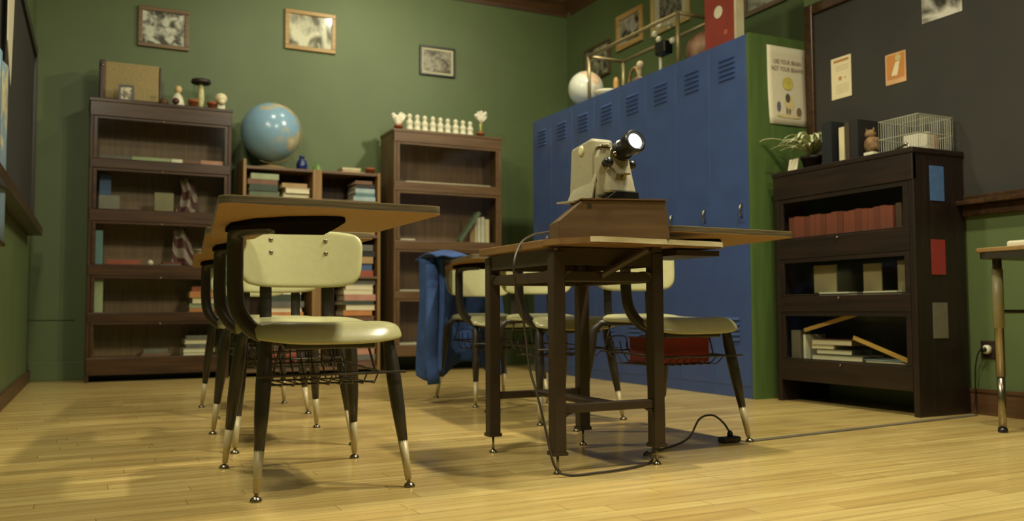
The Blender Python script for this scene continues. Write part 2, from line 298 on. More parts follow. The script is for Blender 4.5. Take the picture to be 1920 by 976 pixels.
# ---------------------------------------------------------------- chair desks
def make_chair(loc, label):
    t = thing('chair_desk', (0, 0, 0), label, 'chair desk', 'school chair desks in two rows')
    # seat shell
    def seat(u, v):
        s = 2*u-1; t_ = v
        x = s*.196*(1-.1*t_)*(1-.05*(1-t_)**3)
        y = -.26 + .40*t_ + .045*abs(s)**5*(1-t_)**2 - .05*abs(s)**5*t_**2
        z = .424 - .012*(1-s*s)*math.sin(math.pi*min(1, t_*1.05)) + .006*max(0, (t_-.75)/.25)**2
        z -= .016*abs(s)**6
        if t_ < .2: q = (.2-t_)/.2; z -= .058*q**2.0*(1-.5*abs(s)**4)
        if t_ < .2: y += .01*((.2-t_)/.2)**3
        return (x, y, z)
    MB().grid(seat, 22, 22).build('seat', SHELL, t, smooth=True, solid=.011, sub=1)
    # backrest
    def back(u, v):
        s = 2*u-1; q = 2*v-1
        # rounded rectangle via square-to-superellipse
        n = 5.0; k = (max(abs(s), abs(q)))/((abs(s)**n+abs(q)**n)**(1/n)+1e-9) if (s or q) else 1
        s2, q2 = s*k, q*k
        x = .182*s2*(1+.05*q2); z = .603 + .085*q2
        y = .186 - .045*s2*s2 + .014*q2
        return (x, y, z)
    bk = MB().grid(back, 20, 14).build('backrest', SHELL, t, smooth=True, solid=.012, sub=1)
    for x in (-.08, .08):
        for z in (.621, .658):
            y = .186-.045*(x/.182)**2+.014*(z-.603)/.085 - .006
            MB().lathe((x, y, z), [(.0065, 0), (.006, .003), (.003, .005), (0, .0055)], 10, (0, -1, 0)).build('rivet', CHROME, t, smooth=True)
    for x in (-.092, .092):
        p = smooth_path([(x, .08, .402), (x, .16, .404), (x, .182, .43), (x, .185, .50), (x, .189, .56), (x, .197, .66)], 4)
        MB().tube(p, .017, 8, flat=.35).build('back_support', FRAME, t, smooth=True)
    # legs
    def leg(sx, sy):
        # top bend under the seat, then a tapering straight run
        a = Vector((sx*.10, sy*.165, .398)); f = Vector((sx*.192, sy*.25, 0)); b = Vector((sx*.158, sy*.178, .375))
        d = (f-b); e = lambda z: b + d*((b.z-z)/b.z)
        p = [a, a*.45+b*.55+Vector((0, 0, .016)), b, e(.33), e(.27), e(.2), e(.112)]
        lg = MB().tube(p, [.0125, .0135, .0155, .018, .019, .0175, .0122], 12).build('leg', FRAME, t, smooth=True)
        MB().tube([e(.115), e(.018)], [.0124, .008], 12).build('leg_sleeve', SLEEVE, lg, smooth=True)
        MB().tube([e(.022), e(.01)], .005, 8).lathe((f.x, f.y, 0), [(.014, 0), (.015, .003), (.012, .008), (.007, .012), (0, .013)], 14).build('glide', CHROME, lg, smooth=True)
    for sx, sy in ((-1, -1), (1, -1), (-1, 1), (1, 1)): leg(sx, sy)
    MB().box(-.118, -.088, -.175, .18, .393, .41).box(.088, .118, -.175, .18, .393, .41).box(-.115, .115, -.205, -.18, .354, .374).box(-.115, -.095, -.2, -.15, .36, .40).box(.095, .115, -.2, -.15, .36, .40).box(-.11, .11, .15, .178, .39, .408).build('seat_frame', FRAME, t, bevel=.004)
    # arm post
    p = smooth_path([(-.11, -.172, .382), (-.155, -.168, .388), (-.195, -.16, .41), (-.222, -.15, .455), (-.229, -.145, .51), (-.229, -.142, .57), (-.229, -.142, .625), (-.226, -.15, .646), (-.2, -.17, .655), (-.15, -.2, .658)], 5)
    MB().tube(p, .022, 14, flat=.75).build('arm_post', FRAME, t, smooth=True)
    def tz(y): return .677 - .036*(y+.5)
    def tilt(poly, dz0, dz1):
        b = MB(); n = len(poly); b._add([(x, y, tz(y)+dz0) for x, y in poly]+[(x, y, tz(y)+dz1) for x, y in poly],
            [tuple(range(n-1, -1, -1)), tuple(range(n, 2*n))]+[(i, (i+1) % n, n+(i+1) % n, n+i) for i in range(n)]); return b
    pl = [(-.25, -.11), (-.25, -.20), (-.21, -.29), (-.14, -.35), (-.07, -.38), (-.028, -.383), (-.012, -.37), (-.004, -.25), (.0, -.12), (-.1, -.105), (-.2, -.10)]
    tilt(pl, -.014, -.0005).build('support_plate', PLATE, t, bevel=.003)
    # work surface with its arm
    def rnd(c, r, a0, a1, n=5): return [(c[0]+r*math.cos(math.radians(a0+(a1-a0)*i/n)), c[1]+r*math.sin(math.radians(a0+(a1-a0)*i/n))) for i in range(n+1)]
    out = rnd((-.292, -.478), .025, 180, 270) + rnd((.165, -.463), .025, 270, 372) + rnd((.12, -.13), .03, 10, 90) + [(-.05, -.095)] + rnd((-.06, -.025), .07, 270, 180, 5)[1:] + rnd((-.165, .13), .03, 0, 90) + rnd((-.225, .13), .03, 90, 180)
    tilt(out, .0015, .017).build('desktop', EDGE, t)
    inn = out
    tilt(inn, 0, .0015).build('desktop_underside', PLY, t)
    tilt(inn, .017, .0185).build('desktop_laminate', LAM, t)
    # book rack of bent wire
    r = MB(); R = .0028
    r.tube([(-.19, -.225, .292), (.19, -.225, .292)], R*1.3, 6)
    rim = [(-.13, -.2, .292), (.13, -.2, .292), (.135, .16, .30), (-.135, .16, .30), (-.13, -.2, .292)]
    r.tube(rim, R*1.2, 6)
    for i in range(9):
        x = -.12+.03*i
        r.tube([(x, -.215, .292), (x+.002, -.17, .262), (x+.004, .10, .258), (x+.006, .155, .30), (x+.006, .165, .335)], R*.8, 5)
    for x in (-.1, .03):
        r.tube(smooth_path([(x, .165, .30), (x, .168, .345), (x+.02, .168, .352), (x+.055, .168, .352), (x+.075, .168, .345), (x+.075, .165, .30)], 3), R*.8, 5)
    for y in (-.12, .03): r.tube([(-.135, y, .262), (.135, y, .262)], R, 6)
    for x, y in ((-.132, -.14), (.132, -.14), (-.132, .15), (.132, .15)): r.tube([(x, y, .297), (x*.8, y, .395)], R*1.1, 6)
    r.build('book_rack', WIRE, t, smooth=True)
    t.location = loc; return t
c1 = make_chair((.585, 2.43, 0), 'cream chair desk nearest the camera, front of the left row')
dup(c1, (.655, 3.19, 0), 'cream chair desk second from the front in the left row')
dup(c1, (.735, 4.17, 0), 'cream chair desk at the back of the left row near the tall bookcase')
dup(c1, (1.868, 2.62, 0), 'cream chair desk just behind the projector table with a red book in its rack')
dup(c1, (1.83, 3.335, 0), 'cream chair desk second from the front in the right row')
dup(c1, (1.87, 4.05, 0), 'cream chair desk at the back of the right row under the blue jacket')

# ---------------------------------------------------------------- projector table
tb = thing('typing_table', (1.36, 2.36, 0), 'brown metal typing table carrying the slide projector', 'table')
TX0, TX1, TY0, TY1 = 1.197, 1.527, 2.155, 2.575
for x in (TX0, TX1):
    for y in (TY0, TY1):
        sx = 1 if x == TX0 else -1; sy = 1 if y == TY0 else -1
        lg = MB(); lg.box(x-.019, x+.019, y-.019, y+.019, .055, .615)
        lg.prism([(x+sx*.017, .56), (x+sx*.05, .56), (x+sx*.028, .55), (x+sx*.017, .53)], y-.015*1, y+.015, 'xz')
        lg.prism([(y+sy*.017, .56), (y+sy*.05, .56), (y+sy*.028, .55), (y+sy*.017, .53)], x-.015, x+.015, 'yz')
        lo = lg.build('leg', TABLEM, tb, bevel=.004)
        MB().tube([(x, y, .06), (x, y, .006)], .004, 8).lathe((x, y, 0), [(.013, 0), (.013, .003), (.008, .009), (.004, .012), (0, .012)], 12).build('glide', CHROME, lo, smooth=True)
        MB().box(x-.0215, x+.0215, y-.0215, y+.0215, .052, .062).build('foot_collar', TABLEM, lo)
ap = MB()
for y in (TY0-.014, TY1+.010): ap.box(TX0, TX1, y, y+.006, .575, .62)
for x in (TX0-.014, TX1+.010): ap.box(x, x+.006, TY0, TY1, .575, .62)
ap.build('apron', TABLEM, tb)
rl = MB()
for y in (TY0, TY1): rl.box(TX0, TX1, y-.01, y+.01, .528, .558)
for x in (TX0, TX1): rl.box(x-.01, x+.01, TY0, TY1, .528, .558)
rl.build('upper_rail', TABLEM, tb, bevel=.003)
MB().box(TX0, TX1, TY0-.012, TY0+.012, .165, .19).prism([(TX0+.017, .165), (TX0+.045, .165), (TX0+.025, .155), (TX0+.017, .135)], TY0-.01, TY0+.01, 'xz').prism([(TX1-.017, .165), (TX1-.045, .165), (TX1-.025, .155), (TX1-.017, .135)], TY0-.01, TY0+.01, 'xz').build('stretcher', TABLEM, tb, bevel=.003)
MB().box(TX0, TX1, TY1-.012, TY1+.012, .168, .19).build('stretcher', TABLEM, tb, bevel=.003)
MB().box((TX0+TX1)/2-.03, (TX0+TX1)/2+.03, TY0, TY1, .176, .19).build('stretcher', TABLEM, tb, bevel=.003)
TT = .645
MB().prism([(1.16, 2.17), (1.555, 2.17), (1.555, 2.60), (1.16, 2.60)], .622, TT).build('tabletop', wood('table_board', (112, 82, 46), (136, 102, 60), 'y', .5), tb, bevel=.003)
lf = MB().prism([(1.16, 2.165), (1.175, 2.10), (1.235, 2.035), (1.26, 2.025), (1.70, 2.065), (1.72, 2.08), (1.70, 2.165)], .628, TT).build('drop_leaf', wood('table_board', (0, 0, 0), (0, 0, 0)), tb)
MB().prism([(1.235, 2.034), (1.26, 2.0235), (1.70, 2.0635), (1.72, 2.079), (1.71, 2.083), (1.262, 2.03)], .632, .6465).build('metal_edge', mat('worn_white_edging', (186, 172, 130), .45, .1, scale=7, stretch=(1, 1, 3), rgb2=(226, 216, 178)), lf)
MB().box(1.56, 1.715, 2.09, 2.33, .606, .622).build('folded_leaf', TABLEM, tb)
MB().tube([(1.49, 2.105, .63), (1.335, 2.14, .545)], .011, 6, flat=.4).box(1.475, 1.505, 2.09, 2.12, .615, .628).build('leaf_brace', TABLEM, tb)

# wooden stand of the projector
BT = .761
bxo = thing('wooden_stand', (1.4, 2.24, TT), 'low brown wooden stand with sloped end on the metal table', 'stand')
MB().prism([(1.264, TT), (1.600, TT), (1.588, BT), (1.337, BT), (1.264, .699)], 2.2, 2.345, 'xz').build('body', wood('stand_veneer', (84, 62, 34), (102, 77, 44), 'x', .5), bxo, bevel=.003)
MB().box(1.33, 1.590, 2.195, 2.35, BT, BT+.004).build('top_edge', wood('stand_edge', (92, 66, 36), (110, 80, 46), 'x', .5), bxo)
MB().box(1.350, 1.362, 2.1985, 2.2, .738, .750).build('metal_tag', CHROME, bxo)
bxo.scale = (.955,)*3; bxo.location = (1.332, 2.136, TT); bxo.rotation_euler[2] = math.radians(-18)
# projector
PB = .774
pj = thing('slide_projector', (1.42, 2.3, PB), 'beige vintage slide projector with glowing lens on wooden stand', 'projector')
hs = MB()
xl, xr = 1.366, 1.445
hs.hexa([(xl, 2.235, PB+.01), (xr, 2.235, PB+.01), (xl-.002, 2.375, PB+.01), (xr, 2.375, PB+.01),
         (xl, 2.24, .962), (xr, 2.24, .962), (xl, 2.365, .945), (xr, 2.365, .945)])
hs.build('lamp_housing', BEIGE, pj, bevel=.012, smooth=False)
MB().lathe((xl+.002, 2.295, .928), [(.016, 0), (.016, .004), (.012, .007), (0, .008)], 20, (-1, 0, 0)).build('side_button', mat('ivory_button', (214, 204, 160), .4), pj, smooth=True)
ns = MB()
ns.hexa([(1.392, 2.195, PB+.018), (1.498, 2.195, PB+.018), (1.392, 2.36, PB+.018), (1.498, 2.36, PB+.018),
         (1.420, 2.230, .936), (1.488, 2.230, .936), (1.415, 2.33, .955), (1.488, 2.33, .955)])
ns.build('front_housing', BEIGE, pj, bevel=.01)
MB().prism([(1.374, PB+.01), (1.374, .90), (1.39, .94), (1.42, .945), (1.42, PB+.01)], 2.218, 2.24, 'xz').build('front_panel', BEIGE, pj, bevel=.005)
def skirt(u, v):
    a = math.pi/2*v; yy = 2.222+.125*u; hh = (.082-.03*u)*math.sin(math.pi*min(1, .5+.0*u))
    return (xl+.012-(.020+.012*u)*(1-math.sin(a)), yy, PB+.004+hh*math.sin(a)**.8*1.0)
sk = MB().grid(skirt, 8, 8)
sk.box(xl+.004, 1.40, 2.224, 2.345, PB+.001, PB+.05)
sk.build('base_skirt', BEIGE, pj, smooth=False, solid=.004)
MB().prism([(xl-.045, 2.372), (xl-.03, 2.33), (xl-.005, 2.30), (xl+.02, 2.37)], PB, PB+.005).build('base_tongue', BEIGE, pj)
MB().prism([(1.385, PB), (1.502, PB), (1.499, PB+.024), (1.42, PB+.024)], 2.19, 2.34, 'xz').build('black_base', BLACK, pj, bevel=.002)
for c, dr in (((1.400, 2.216, .882), (0, -1, .05)), ((1.492, 2.245, .886), (1, -.25, .1))):
    MB().lathe(c, [(.011, -.004), (.011, .006), (.014, .009), (.0145, .022), (.012, .027), (0, .028)], 18, dr).build('black_knob', BLACK, pj, smooth=True)
MB().box(1.435, 1.468, 2.185, 2.208, .848, .852).tube([(1.452, 2.19, .849), (1.452, 2.205, .838)], .004, 8).build('brass_latch', BRASS, pj)
MB().box(1.38, 1.42, 2.216, 2.238, .928, .932).tube([(1.388, 2.214, .934), (1.408, 2.214, .936)], .004, 8).build('top_catch', CHROME, pj)
lc = Vector((1.460, 2.238, .920)); ld = Vector((.05, -1, .27)).normalized()
ln = MB().lathe(lc, [(.029, -.03), (.029, .012), (.0325, .014), (.0325, .028), (.027, .03), (.0265, .058), (.0345, .062), (.036, .066), (.036, .088), (.033, .092), (.028, .0925), (.026, .088), (0, .087)], 32, ld).build('lens_barrel', BLACK, pj, smooth=False, bevel=.0008)
for a in range(1):
    MB().lathe(lc+ld*.0872, [(.0255, 0), (.018, .003), (0, .0045)], 28, ld).build('glowing_lens', mat('lit_lens', (235, 240, 245), .1, emit=((.92, .97, 1.0), 1.6)), ln, smooth=True)
MB().lathe(lc+ld*.02+Vector((-.028, -.004, -.012)), [(.008, 0), (.008, .012), (0, .014)], 12, (-.6, -.6, -.3)).build('focus_knob', CHROME, ln, smooth=True)

pj.scale = (.955,)*3; pj.location = (1.356, 2.1965, TT+(BT+.004-TT)*.955)

# mains cord and adapter
cp = [(1.20, 2.44, .70), (1.195, 2.40, .69)] 
ctrl = [atY(1036, 433, 2.52), atY(1015, 437, 2.47), atY(1000, 440, 2.42), atY(977, 455, 2.31), atY(964, 490, 2.26), atY(966, 530, 2.27), atY(978, 580, 2.26), atY(987, 640, 2.24), atY(993, 690, 2.22), atY(1008, 742, 2.18), atY(1022, 800, 2.15), (1.168, 2.12, .03), (1.20, 2.105, .006), (1.285, 2.10, .005), (1.37, 2.11, .005), (1.46, 2.14, .005), (1.535, 2.19, .006), (1.56, 2.25, .02), (1.57, 2.28, .006), (1.66, 2.34, .005), (1.80, 2.42, .005), (1.88, 2.46, .02), (1.93, 2.47, .075), (1.975, 2.455, .085), (2.0, 2.43, .06), (2.005, 2.405, .03)]
tag(MB().tube(smooth_path(ctrl, 6), .0035, 8).build('power_cord', mat('brown_rubber_cord', (58, 50, 38), .5), smooth=True), 'thin dark cord running from the projector down and across the floor', 'cord')
ad = thing('plug_adapter', (1.99, 2.39, 0), 'small black plug adapter on the floor beside a chair foot', 'adapter')
MB().box(1.955, 2.03, 2.375, 2.41, .001, .02).build('body', BLACK, ad, bevel=.005)
MB().lathe((2.004, 2.402, .018), [(.011, 0), (.009, .014), (.005, .02), (0, .021)], 10, (0, .1, 1)).build('plug', BLACK, ad, smooth=True)
a, b = Vector((2.06, 2.375, 0)), Vector((3.38, 2.50, 0))
n = (b-a).cross(Vector((0, 0, 1))).normalized()*.014
tag(MB().prism([((a+n).x, (a+n).y), ((b+n).x, (b+n).y), ((b-n).x, (b-n).y), ((a-n).x, (a-n).y)], .0002, .004).build('cable_cover', mat('grey_tape', (104, 96, 76), .6)), 'grey cable cover strip taped across the wooden floor', 'cable cover')

# ---------------------------------------------------------------- lockers
LX, LY0, LW_, LZ = 3.04, 3.466, .294, 1.85
LAB = ['blue metal locker nearest the camera, beside the green end panel'] + ['blue metal locker, %s from the green end panel' % ORD[i] for i in range(1, 7)] + ['blue metal locker farthest from the green end panel, by the back wall']
def make_locker():
    t = thing('locker', (0, 0, 0), '', 'locker', 'blue lockers in a row')
    MB().box(.0045, .42, .0003, LW_-.0003, 0, LZ).build('body', BLUE, t, bevel=.0012)
    d = MB().box(.0025, .0065, .006, LW_-.006, .06, LZ-.02).build('door', BLUE, t, bevel=.001)
    for z0 in (1.645, .285):
        lv = MB()
        for i in range(5):
            z = z0+.026*i
            lv._add([(.003, .085, z), (.003, LW_-.085, z), (-.007, .085, z+.004), (-.007, LW_-.085, z+.004), (.003, .085, z+.019), (.003, LW_-.085, z+.019)],
                    [(0, 1, 3, 2), (2, 3, 5, 4), (0, 2, 4), (1, 5, 3)])
        lv.build('louver_vent', BLUE, d)
    MB().box(0, .003, .03, .065, .89, 1.0).build('handle_plate', BLUE, d, bevel=.001)
    MB().tube([(.002, .048, .985), (-.016, .048, .972), (-.018, .048, .93), (-.004, .048, .915)], .0055, 8).build('handle', CHROME, d, smooth=True)
    return t
lk = make_locker(); lk.location = (LX, LY0+.004, 0); lk['label'] = LAB[0]
for i in range(1, 8): dup(lk, (LX, LY0+.004+LW_*i, 0), LAB[i])
ep = MB().box(LX, XR-.001, LY0-.02, LY0, 0, 1.852)
for i in range(7): ep.box(LX+.01+.057*i, LX+.012+.057*i, LY0-.021, LY0-.02, 0, 1.85)
tag(ep.build('end_panel', GREEND), 'green painted board panel covering the near end of the lockers', 'panel')

# brass frame and things on the lockers
Z1 = LZ
bf = thing('tube_frame', (3.24, 4.6, Z1), 'brass tube frame standing open on top of the blue lockers', 'frame')
fx0, fx1, fy0, fy1, fz = 3.10, 3.376, 4.11, 5.10, 2.165
for x in (fx0, fx1):
    for y in (fy0, fy1): MB().tube([(x, y, Z1), (x, y, fz)], .0125, 10).build('post', BRASS, bf, smooth=True)
for p in (((fx0, fy0, fz), (fx0, fy1, fz)), ((fx1, fy0, fz), (fx1, fy1, fz)), ((fx0, fy0, fz), (fx1, fy0, fz)), ((fx0, fy1, fz), (fx1, fy1, fz))):
    MB().tube(p, .0115, 10).build('top_bar', BRASS, bf, smooth=True)
def globe(name, c, r, m, label, base_z, ringm, basem):
    t = thing(name, (c[0], c[1], base_z), label, 'globe')
    MB().ball(c, r, n=40).build('sphere', m, t, smooth=True)
    rr = r+.012; ax = math.radians(20)
    pts = [(c[0]+rr*math.sin(q+ax), c[1], c[2]+rr*math.cos(q+ax)) for q in [math.pi*i/24 for i in range(25)]]
    MB().tube(pts, .005, 6).build('meridian_arm', ringm, t, smooth=True)
    pts2 = [(c[0]-rr*math.sin(q-ax), c[1], c[2]+rr*math.cos(q-ax)) for q in [math.pi*i/24 for i in range(25)]]
    MB().lathe((c[0], c[1], base_z), [(r*.55, 0), (r*.52, .012), (r*.3, .022), (.02, .03), (.015, max(.035, c[2]-rr-base_z+.004))], 28).build('base', basem, t, smooth=True)
    return t
gw = globe_mat('white_globe_map', (206, 208, 190), (206, 168, 130), 6, 2, (216, 206, 176))
globe('white_globe', (3.29, 5.46, 2.045), .128, gw, 'pale white globe at the far end on top of the lockers', Z1, BRASS, BLACK)
# red panel with a white disc, pale edge
rp = thing('red_box', (3.126, 3.735, Z1), 'tall red box with a white oval on top of the lockers', 'box')
MB().box(3.10, 3.152, 3.622, 3.865, Z1, 2.36).build('body', mat('dull_red_card', (138, 52, 36), .6, var=.12, scale=6), rp)
MB().box(3.10, 3.152, 3.606, 3.622, Z1, 2.36).build('pale_side', mat('aged_ivory_card', (196, 184, 146), .7), rp)
c = atX(1347, 23, 3.099)
MB().lathe(c, [(.034, 0), (.034, .003)], 28, (-1, 0, 0)).build('white_disc', PAPER, rp)
c = atX(1361, 60, 3.099)
MB().lathe(c, [(.016, 0), (.016, .002)], 18, (-1, 0, 0)).build('faded_spot', mat('faded_red', (176, 88, 64), .6), rp)
# brown leather ball / helmet
bh = thing('leather_football', (3.24, 4.13, Z1), 'scuffed brown leather ball lying beside the red box on the lockers', 'ball')
MB().ball((3.22, 4.03, Z1+.098), .098, (.85, 1.35, 1), 28).build('ball', mat('scuffed_leather', (110, 70, 46), .45, scale=7, rgb2=(176, 140, 110)), bh, smooth=True)
# small clutter
bl = thing('bell_stand', (3.2, 4.42, Z1), 'black stand with white knobs and a white foot behind the brass post', 'stand')
MB().tube([(3.2, 4.42, Z1), (3.2, 4.42, 2.03)], .011, 8).build('white_foot', WHITE, bl, smooth=True)
MB().box(3.16, 3.23, 4.33, 4.43, 2.0, 2.08).build('black_block', BLACK, bl, bevel=.01)
for dx, dy, dz in ((0, 0, .13), (0, .05, .09), (0, -.1, .1), (.01, .02, .05), (0, -.13, 0)):
    MB().ball((3.17+dx, 4.385+dy, 2.05+dz), .02, n=12).build('white_knob', WHITE, bl, smooth=True)
bk_ = thing('wicker_hoop', (3.3, 4.86, Z1), 'small round wicker hoop leaning on top of the lockers', 'basket')
pts = [(3.3+.02*math.cos(q), 4.86+.085*math.cos(q), Z1+.115+.085*math.sin(q)) for q in [2*math.pi*i/24 for i in range(25)]]
MB().tube(pts, .009, 8).build('hoop', mat('wicker', (158, 124, 68), .7, scale=60, var=.3), bk_, smooth=True)
MB().lathe((3.3, 4.86, Z1), [(.08, 0), (.085, .02), (.07, .04), (0, .04)], 20).build('bowl', mat('wicker_dark', (110, 84, 46), .8, scale=60, var=.3), bk_, smooth=True)
tag(MB().lathe((3.13, 4.93, Z1), [(.03, 0), (.07, .012), (.085, .04), (.082, .042), (.03, .012), (0, .01)], 24).build('white_bowl', WHITE, smooth=True), 'shallow white bowl at the edge of the lockers', 'bowl')
tag(MB().lathe((3.27, 5.03, Z1), [(.04, 0), (.03, .02), (.017, .06), (.02, .14), (.014, .17), (0, .18)], 18).build('wooden_bottle', mat('ochre_wood', (168, 128, 62), .5), smooth=True), 'ochre wooden bottle standing behind the white bowl on the lockers', 'bottle')
fg = thing('horse_figurine', (3.2, 4.65, Z1), 'small pale figurine with round head on top of the lockers', 'figurine')
MB().ball((3.2, 4.66, Z1+.05), .04, (1, 1.6, .8)).build('body', mat('dull_tan', (150, 122, 80), .6), fg, smooth=True)
MB().tube([(3.2, 4.65, Z1+.06), (3.2, 4.64, Z1+.13)], .012, 8).ball((3.2, 4.64, Z1+.15), .026, (1, .9, 1.2)).build('head', mat('pale_tan', (186, 170, 130), .6), fg, smooth=True)
MB().tube([(3.2, 4.69, Z1), (3.2, 4.69, Z1+.05)], .012, 8).tube([(3.2, 4.63, Z1), (3.2, 4.63, Z1+.05)], .012, 8).build('legs', mat('dull_tan', (0, 0, 0)), fg, smooth=True)

# ---------------------------------------------------------------- pictures
def picture(name, wall, corners, fw_, fm, pm, label, matw=0., depth=.022, cat='picture'):
    """corners a0,a1,z0,z1 along the wall"""
    a0, a1, z0, z1 = corners; mid = (a0+a1)/2
    loc = {'back': (mid, YB, z0), 'right': (wall if not isinstance(wall, str) else XA, mid, z0)}['back' if wall == 'back' else 'right']
    t = thing(name, loc, label, cat, 'framed pictures on the green walls')
    def bx(m_, p0, p1, q0, q1, d0, d1):
        if wall == 'back': m_.box(p0, p1, YB-d1, YB-d0, q0, q1)
        else: m_.box(wall-d1, wall-d0, p0, p1, q0, q1)
        return m_
    f = MB()
    for p in ((a0, a1, z0, z0+fw_), (a0, a1, z1-fw_, z1), (a0, a0+fw_, z0+fw_, z1-fw_), (a1-fw_, a1, z0+fw_, z1-fw_)): bx(f, *p, .001, depth)
    f.build('frame', fm, t, bevel=.003)
    if matw: bx(MB(), a0+fw_, a1-fw_, z0+fw_, z1-fw_, .002, .007).build('mount', PAPER, t)
    bx(MB(), a0+fw_+matw, a1-fw_-matw, z0+fw_+matw, z1-fw_-matw, .004, .0085).build('photograph', pm, t)
    bx(MB(), a0+fw_, a1-fw_, z0+fw_, z1-fw_, .013, .0145).build('glass', glass_mat(), t)
    return t
FRB = wood('brown_frame', (96, 74, 40), (120, 94, 54), 'x', .4); FRG = wood('gilt_frame', (150, 118, 62), (176, 142, 80), 'x', .4); FRK = mat('black_frame', (30, 28, 24), .35)
FRY = wood('yellow_oak_frame', (166, 130, 72), (190, 154, 92), 'y', .45)
picture('framed_photo', 'back', (.355, .69, 2.302, 2.588), .028, FRB, photo_mat('photo_swimmers', 1, (92, 90, 84), (226, 222, 208), scale=17), 'brown framed grey photograph above the tall bookcase, leftmost on the back wall')
picture('framed_photo', 'back', (1.368, 1.752, 2.412, 2.714), .03, FRG, photo_mat('photo_pale', 4, (110, 106, 90), (232, 226, 204), 10, (1, 1, .6)), 'gold framed pale photograph high in the middle of the back wall')
picture('framed_photo', 'back', (2.438, 2.742, 2.337, 2.578), .014, FRK, photo_mat('photo_group', 9, (104, 94, 86), (176, 168, 152), 14, (1, 1, 1.4)), 'thin black framed group photograph above the row of white pawns', .018)
picture('framed_photo', XA, (5.455, 5.81, 2.47, 2.746), .04, FRY, photo_mat('photo_a', 11, (54, 46, 44), (186, 176, 160), 9), 'yellow oak framed photograph on the right wall, left of the large print')
picture('framed_photo', XA, (4.885, 5.34, 2.455, 2.95), .035, mat('cream_frame', (190, 166, 104), .4), photo_mat('photo_b', 13, (90, 84, 74), (150, 144, 128), 22), 'large cream framed print behind the brass frame', .06)
picture('framed_photo', XA, (5.915, 6.30, 2.33, 2.61), .02, wood('dark_oak_frame', (70, 54, 32), (90, 70, 42), 'y', .4), photo_mat('photo_c', 17, (60, 54, 44), (180, 170, 144), 10), 'dark framed photograph behind the white globe near the room corner')
picture('framed_photo', XA, (3.955, 4.33, 2.295, 2.62), .03, wood('grey_oak_frame', (110, 92, 70), (132, 112, 86), 'y', .4), photo_mat('photo_d', 19, (110, 108, 96), (196, 190, 168), 8), 'grey framed picture above the near end of the lockers')
picture('framed_photo', XA, (4.50, 4.70, 2.455, 2.75), .018, FRK, photo_mat('photo_e', 23, (90, 76, 90), (170, 150, 156), 8), 'small dark framed picture partly hidden by the red box')

# flat sheets on boards and panels
def sheet(name, label, x0, x1, y0, y1, z0, z1, m, cat='paper'):
    return tag(MB().box(x0, x1, y0, y1, z0, z1).build(name, m), label, cat)
po = thing('poster', (3.286, LY0-.022, 1.395), 'white poster with two lines of capital lettering on the green end panel', 'poster')
PX0, PX1, PZ0, PZ1 = 3.155, 3.413, 1.395, 1.803; py_ = LY0-.0215
MB().grid(lambda u, v: (PX0+.012*(1-v)**3+(PX1-PX0-.0*v)*u, py_-.0025-.004*math.sin(math.pi*u)*(1-v), PZ0+(PZ1-PZ0)*v), 8, 10).build('sheet', mat('poster_paper', (206, 197, 168), .7, var=.02), po, smooth=True, solid=.0008)
def text(name, s, loc, size, rot, m, parent, ext=.0004, sx=1.0):
    cu = bpy.data.curves.new(name, 'FONT'); cu.body = s; cu.size = size; cu.align_x = 'CENTER'; cu.align_y = 'CENTER'; cu.extrude = ext; cu.space_character = 1.02
    o = bpy.data.objects.new(name, cu); COL.objects.link(o); cu.materials.append(m); o.parent = parent
    me = bpy.data.meshes.new_from_object(o.evaluated_get(bpy.context.evaluated_depsgraph_get())); bpy.data.objects.remove(o)
    o = bpy.data.objects.new(name, me); COL.objects.link(o); o.parent = parent
    o.location = Vector(loc)-WORLD[parent.name]; o.rotation_euler = rot; o.scale = (sx, 1, 1); return o
INK = mat('faded_mauve_ink', (146, 122, 106), .8)
text('lettering', 'USE YOUR BRAIN', (3.288, py_-.0075, 1.722), .031, (math.pi/2, 0, 0), INK, po, sx=.76)
text('lettering', 'NOT YOUR BRAWN', (3.288, py_-.0075, 1.685), .031, (math.pi/2, 0, 0), INK, po, sx=.76)
def blob(name, c, rx, rz, m, parent, n=20, d=.0085):
    p = [(c[0]+rx*math.cos(2*math.pi*i/n), c[1]+rz*math.sin(2*math.pi*i/n)) for i in range(n)]
    MB().prism(p, py_-d-.0004, py_-d, 'xz').build(name, m, parent)
YEL = mat('poster_yellow', (190, 176, 84), .8, var=.15, scale=30); OLI = mat('poster_olive', (78, 76, 54), .8); PBL = mat('poster_blue', (96, 92, 110), .8); PBR = mat('poster_brown', (120, 92, 70), .8); PTAN = mat('poster_tan', (206, 186, 132), .8)
blob('printed_yellow_shape', (3.287, 1.612), .036, .034, YEL, po); blob('printed_tan_ground', (3.292, 1.44), .083, .009, PTAN, po)
blob('printed_tan_shape', (3.297, 1.51), .034, .04, PTAN, po, d=.0078); blob('printed_olive_shape', (3.285, 1.535), .016, .024, OLI, po)
blob('printed_brown_leg', (3.279, 1.468), .006, .018, PBR, po); blob('printed_brown_leg', (3.297, 1.466), .006, .018, PBR, po)
blob('printed_blue_shape', (3.224, 1.487), .013, .026, PBL, po); blob('printed_brown_shape', (3.360, 1.468), .017, .024, PBR, po)
s1 = thing('notice', (XR-.013, 3.215, 1.503), 'tall cream notice pinned on the right blackboard, left of the orange card', 'paper')
MB().box(XR-.0145, XR-.0125, 3.152, 3.28, 1.503, 1.712).build('sheet', mat('notice_paper', (226, 212, 168), .7, var=.02), s1)
ORI = mat('faded_orange_ink', (186, 130, 80), .8); 
MB().box(XR-.0155, XR-.0145, 3.165, 3.262, 1.688, 1.70).build('printed_heading', ORI, s1)
MB().lathe((XR-.0145, 3.222, 1.604), [(.011, 0), (.011, .0006)], 14, (-1, 0, 0)).build('printed_mark', ORI, s1)
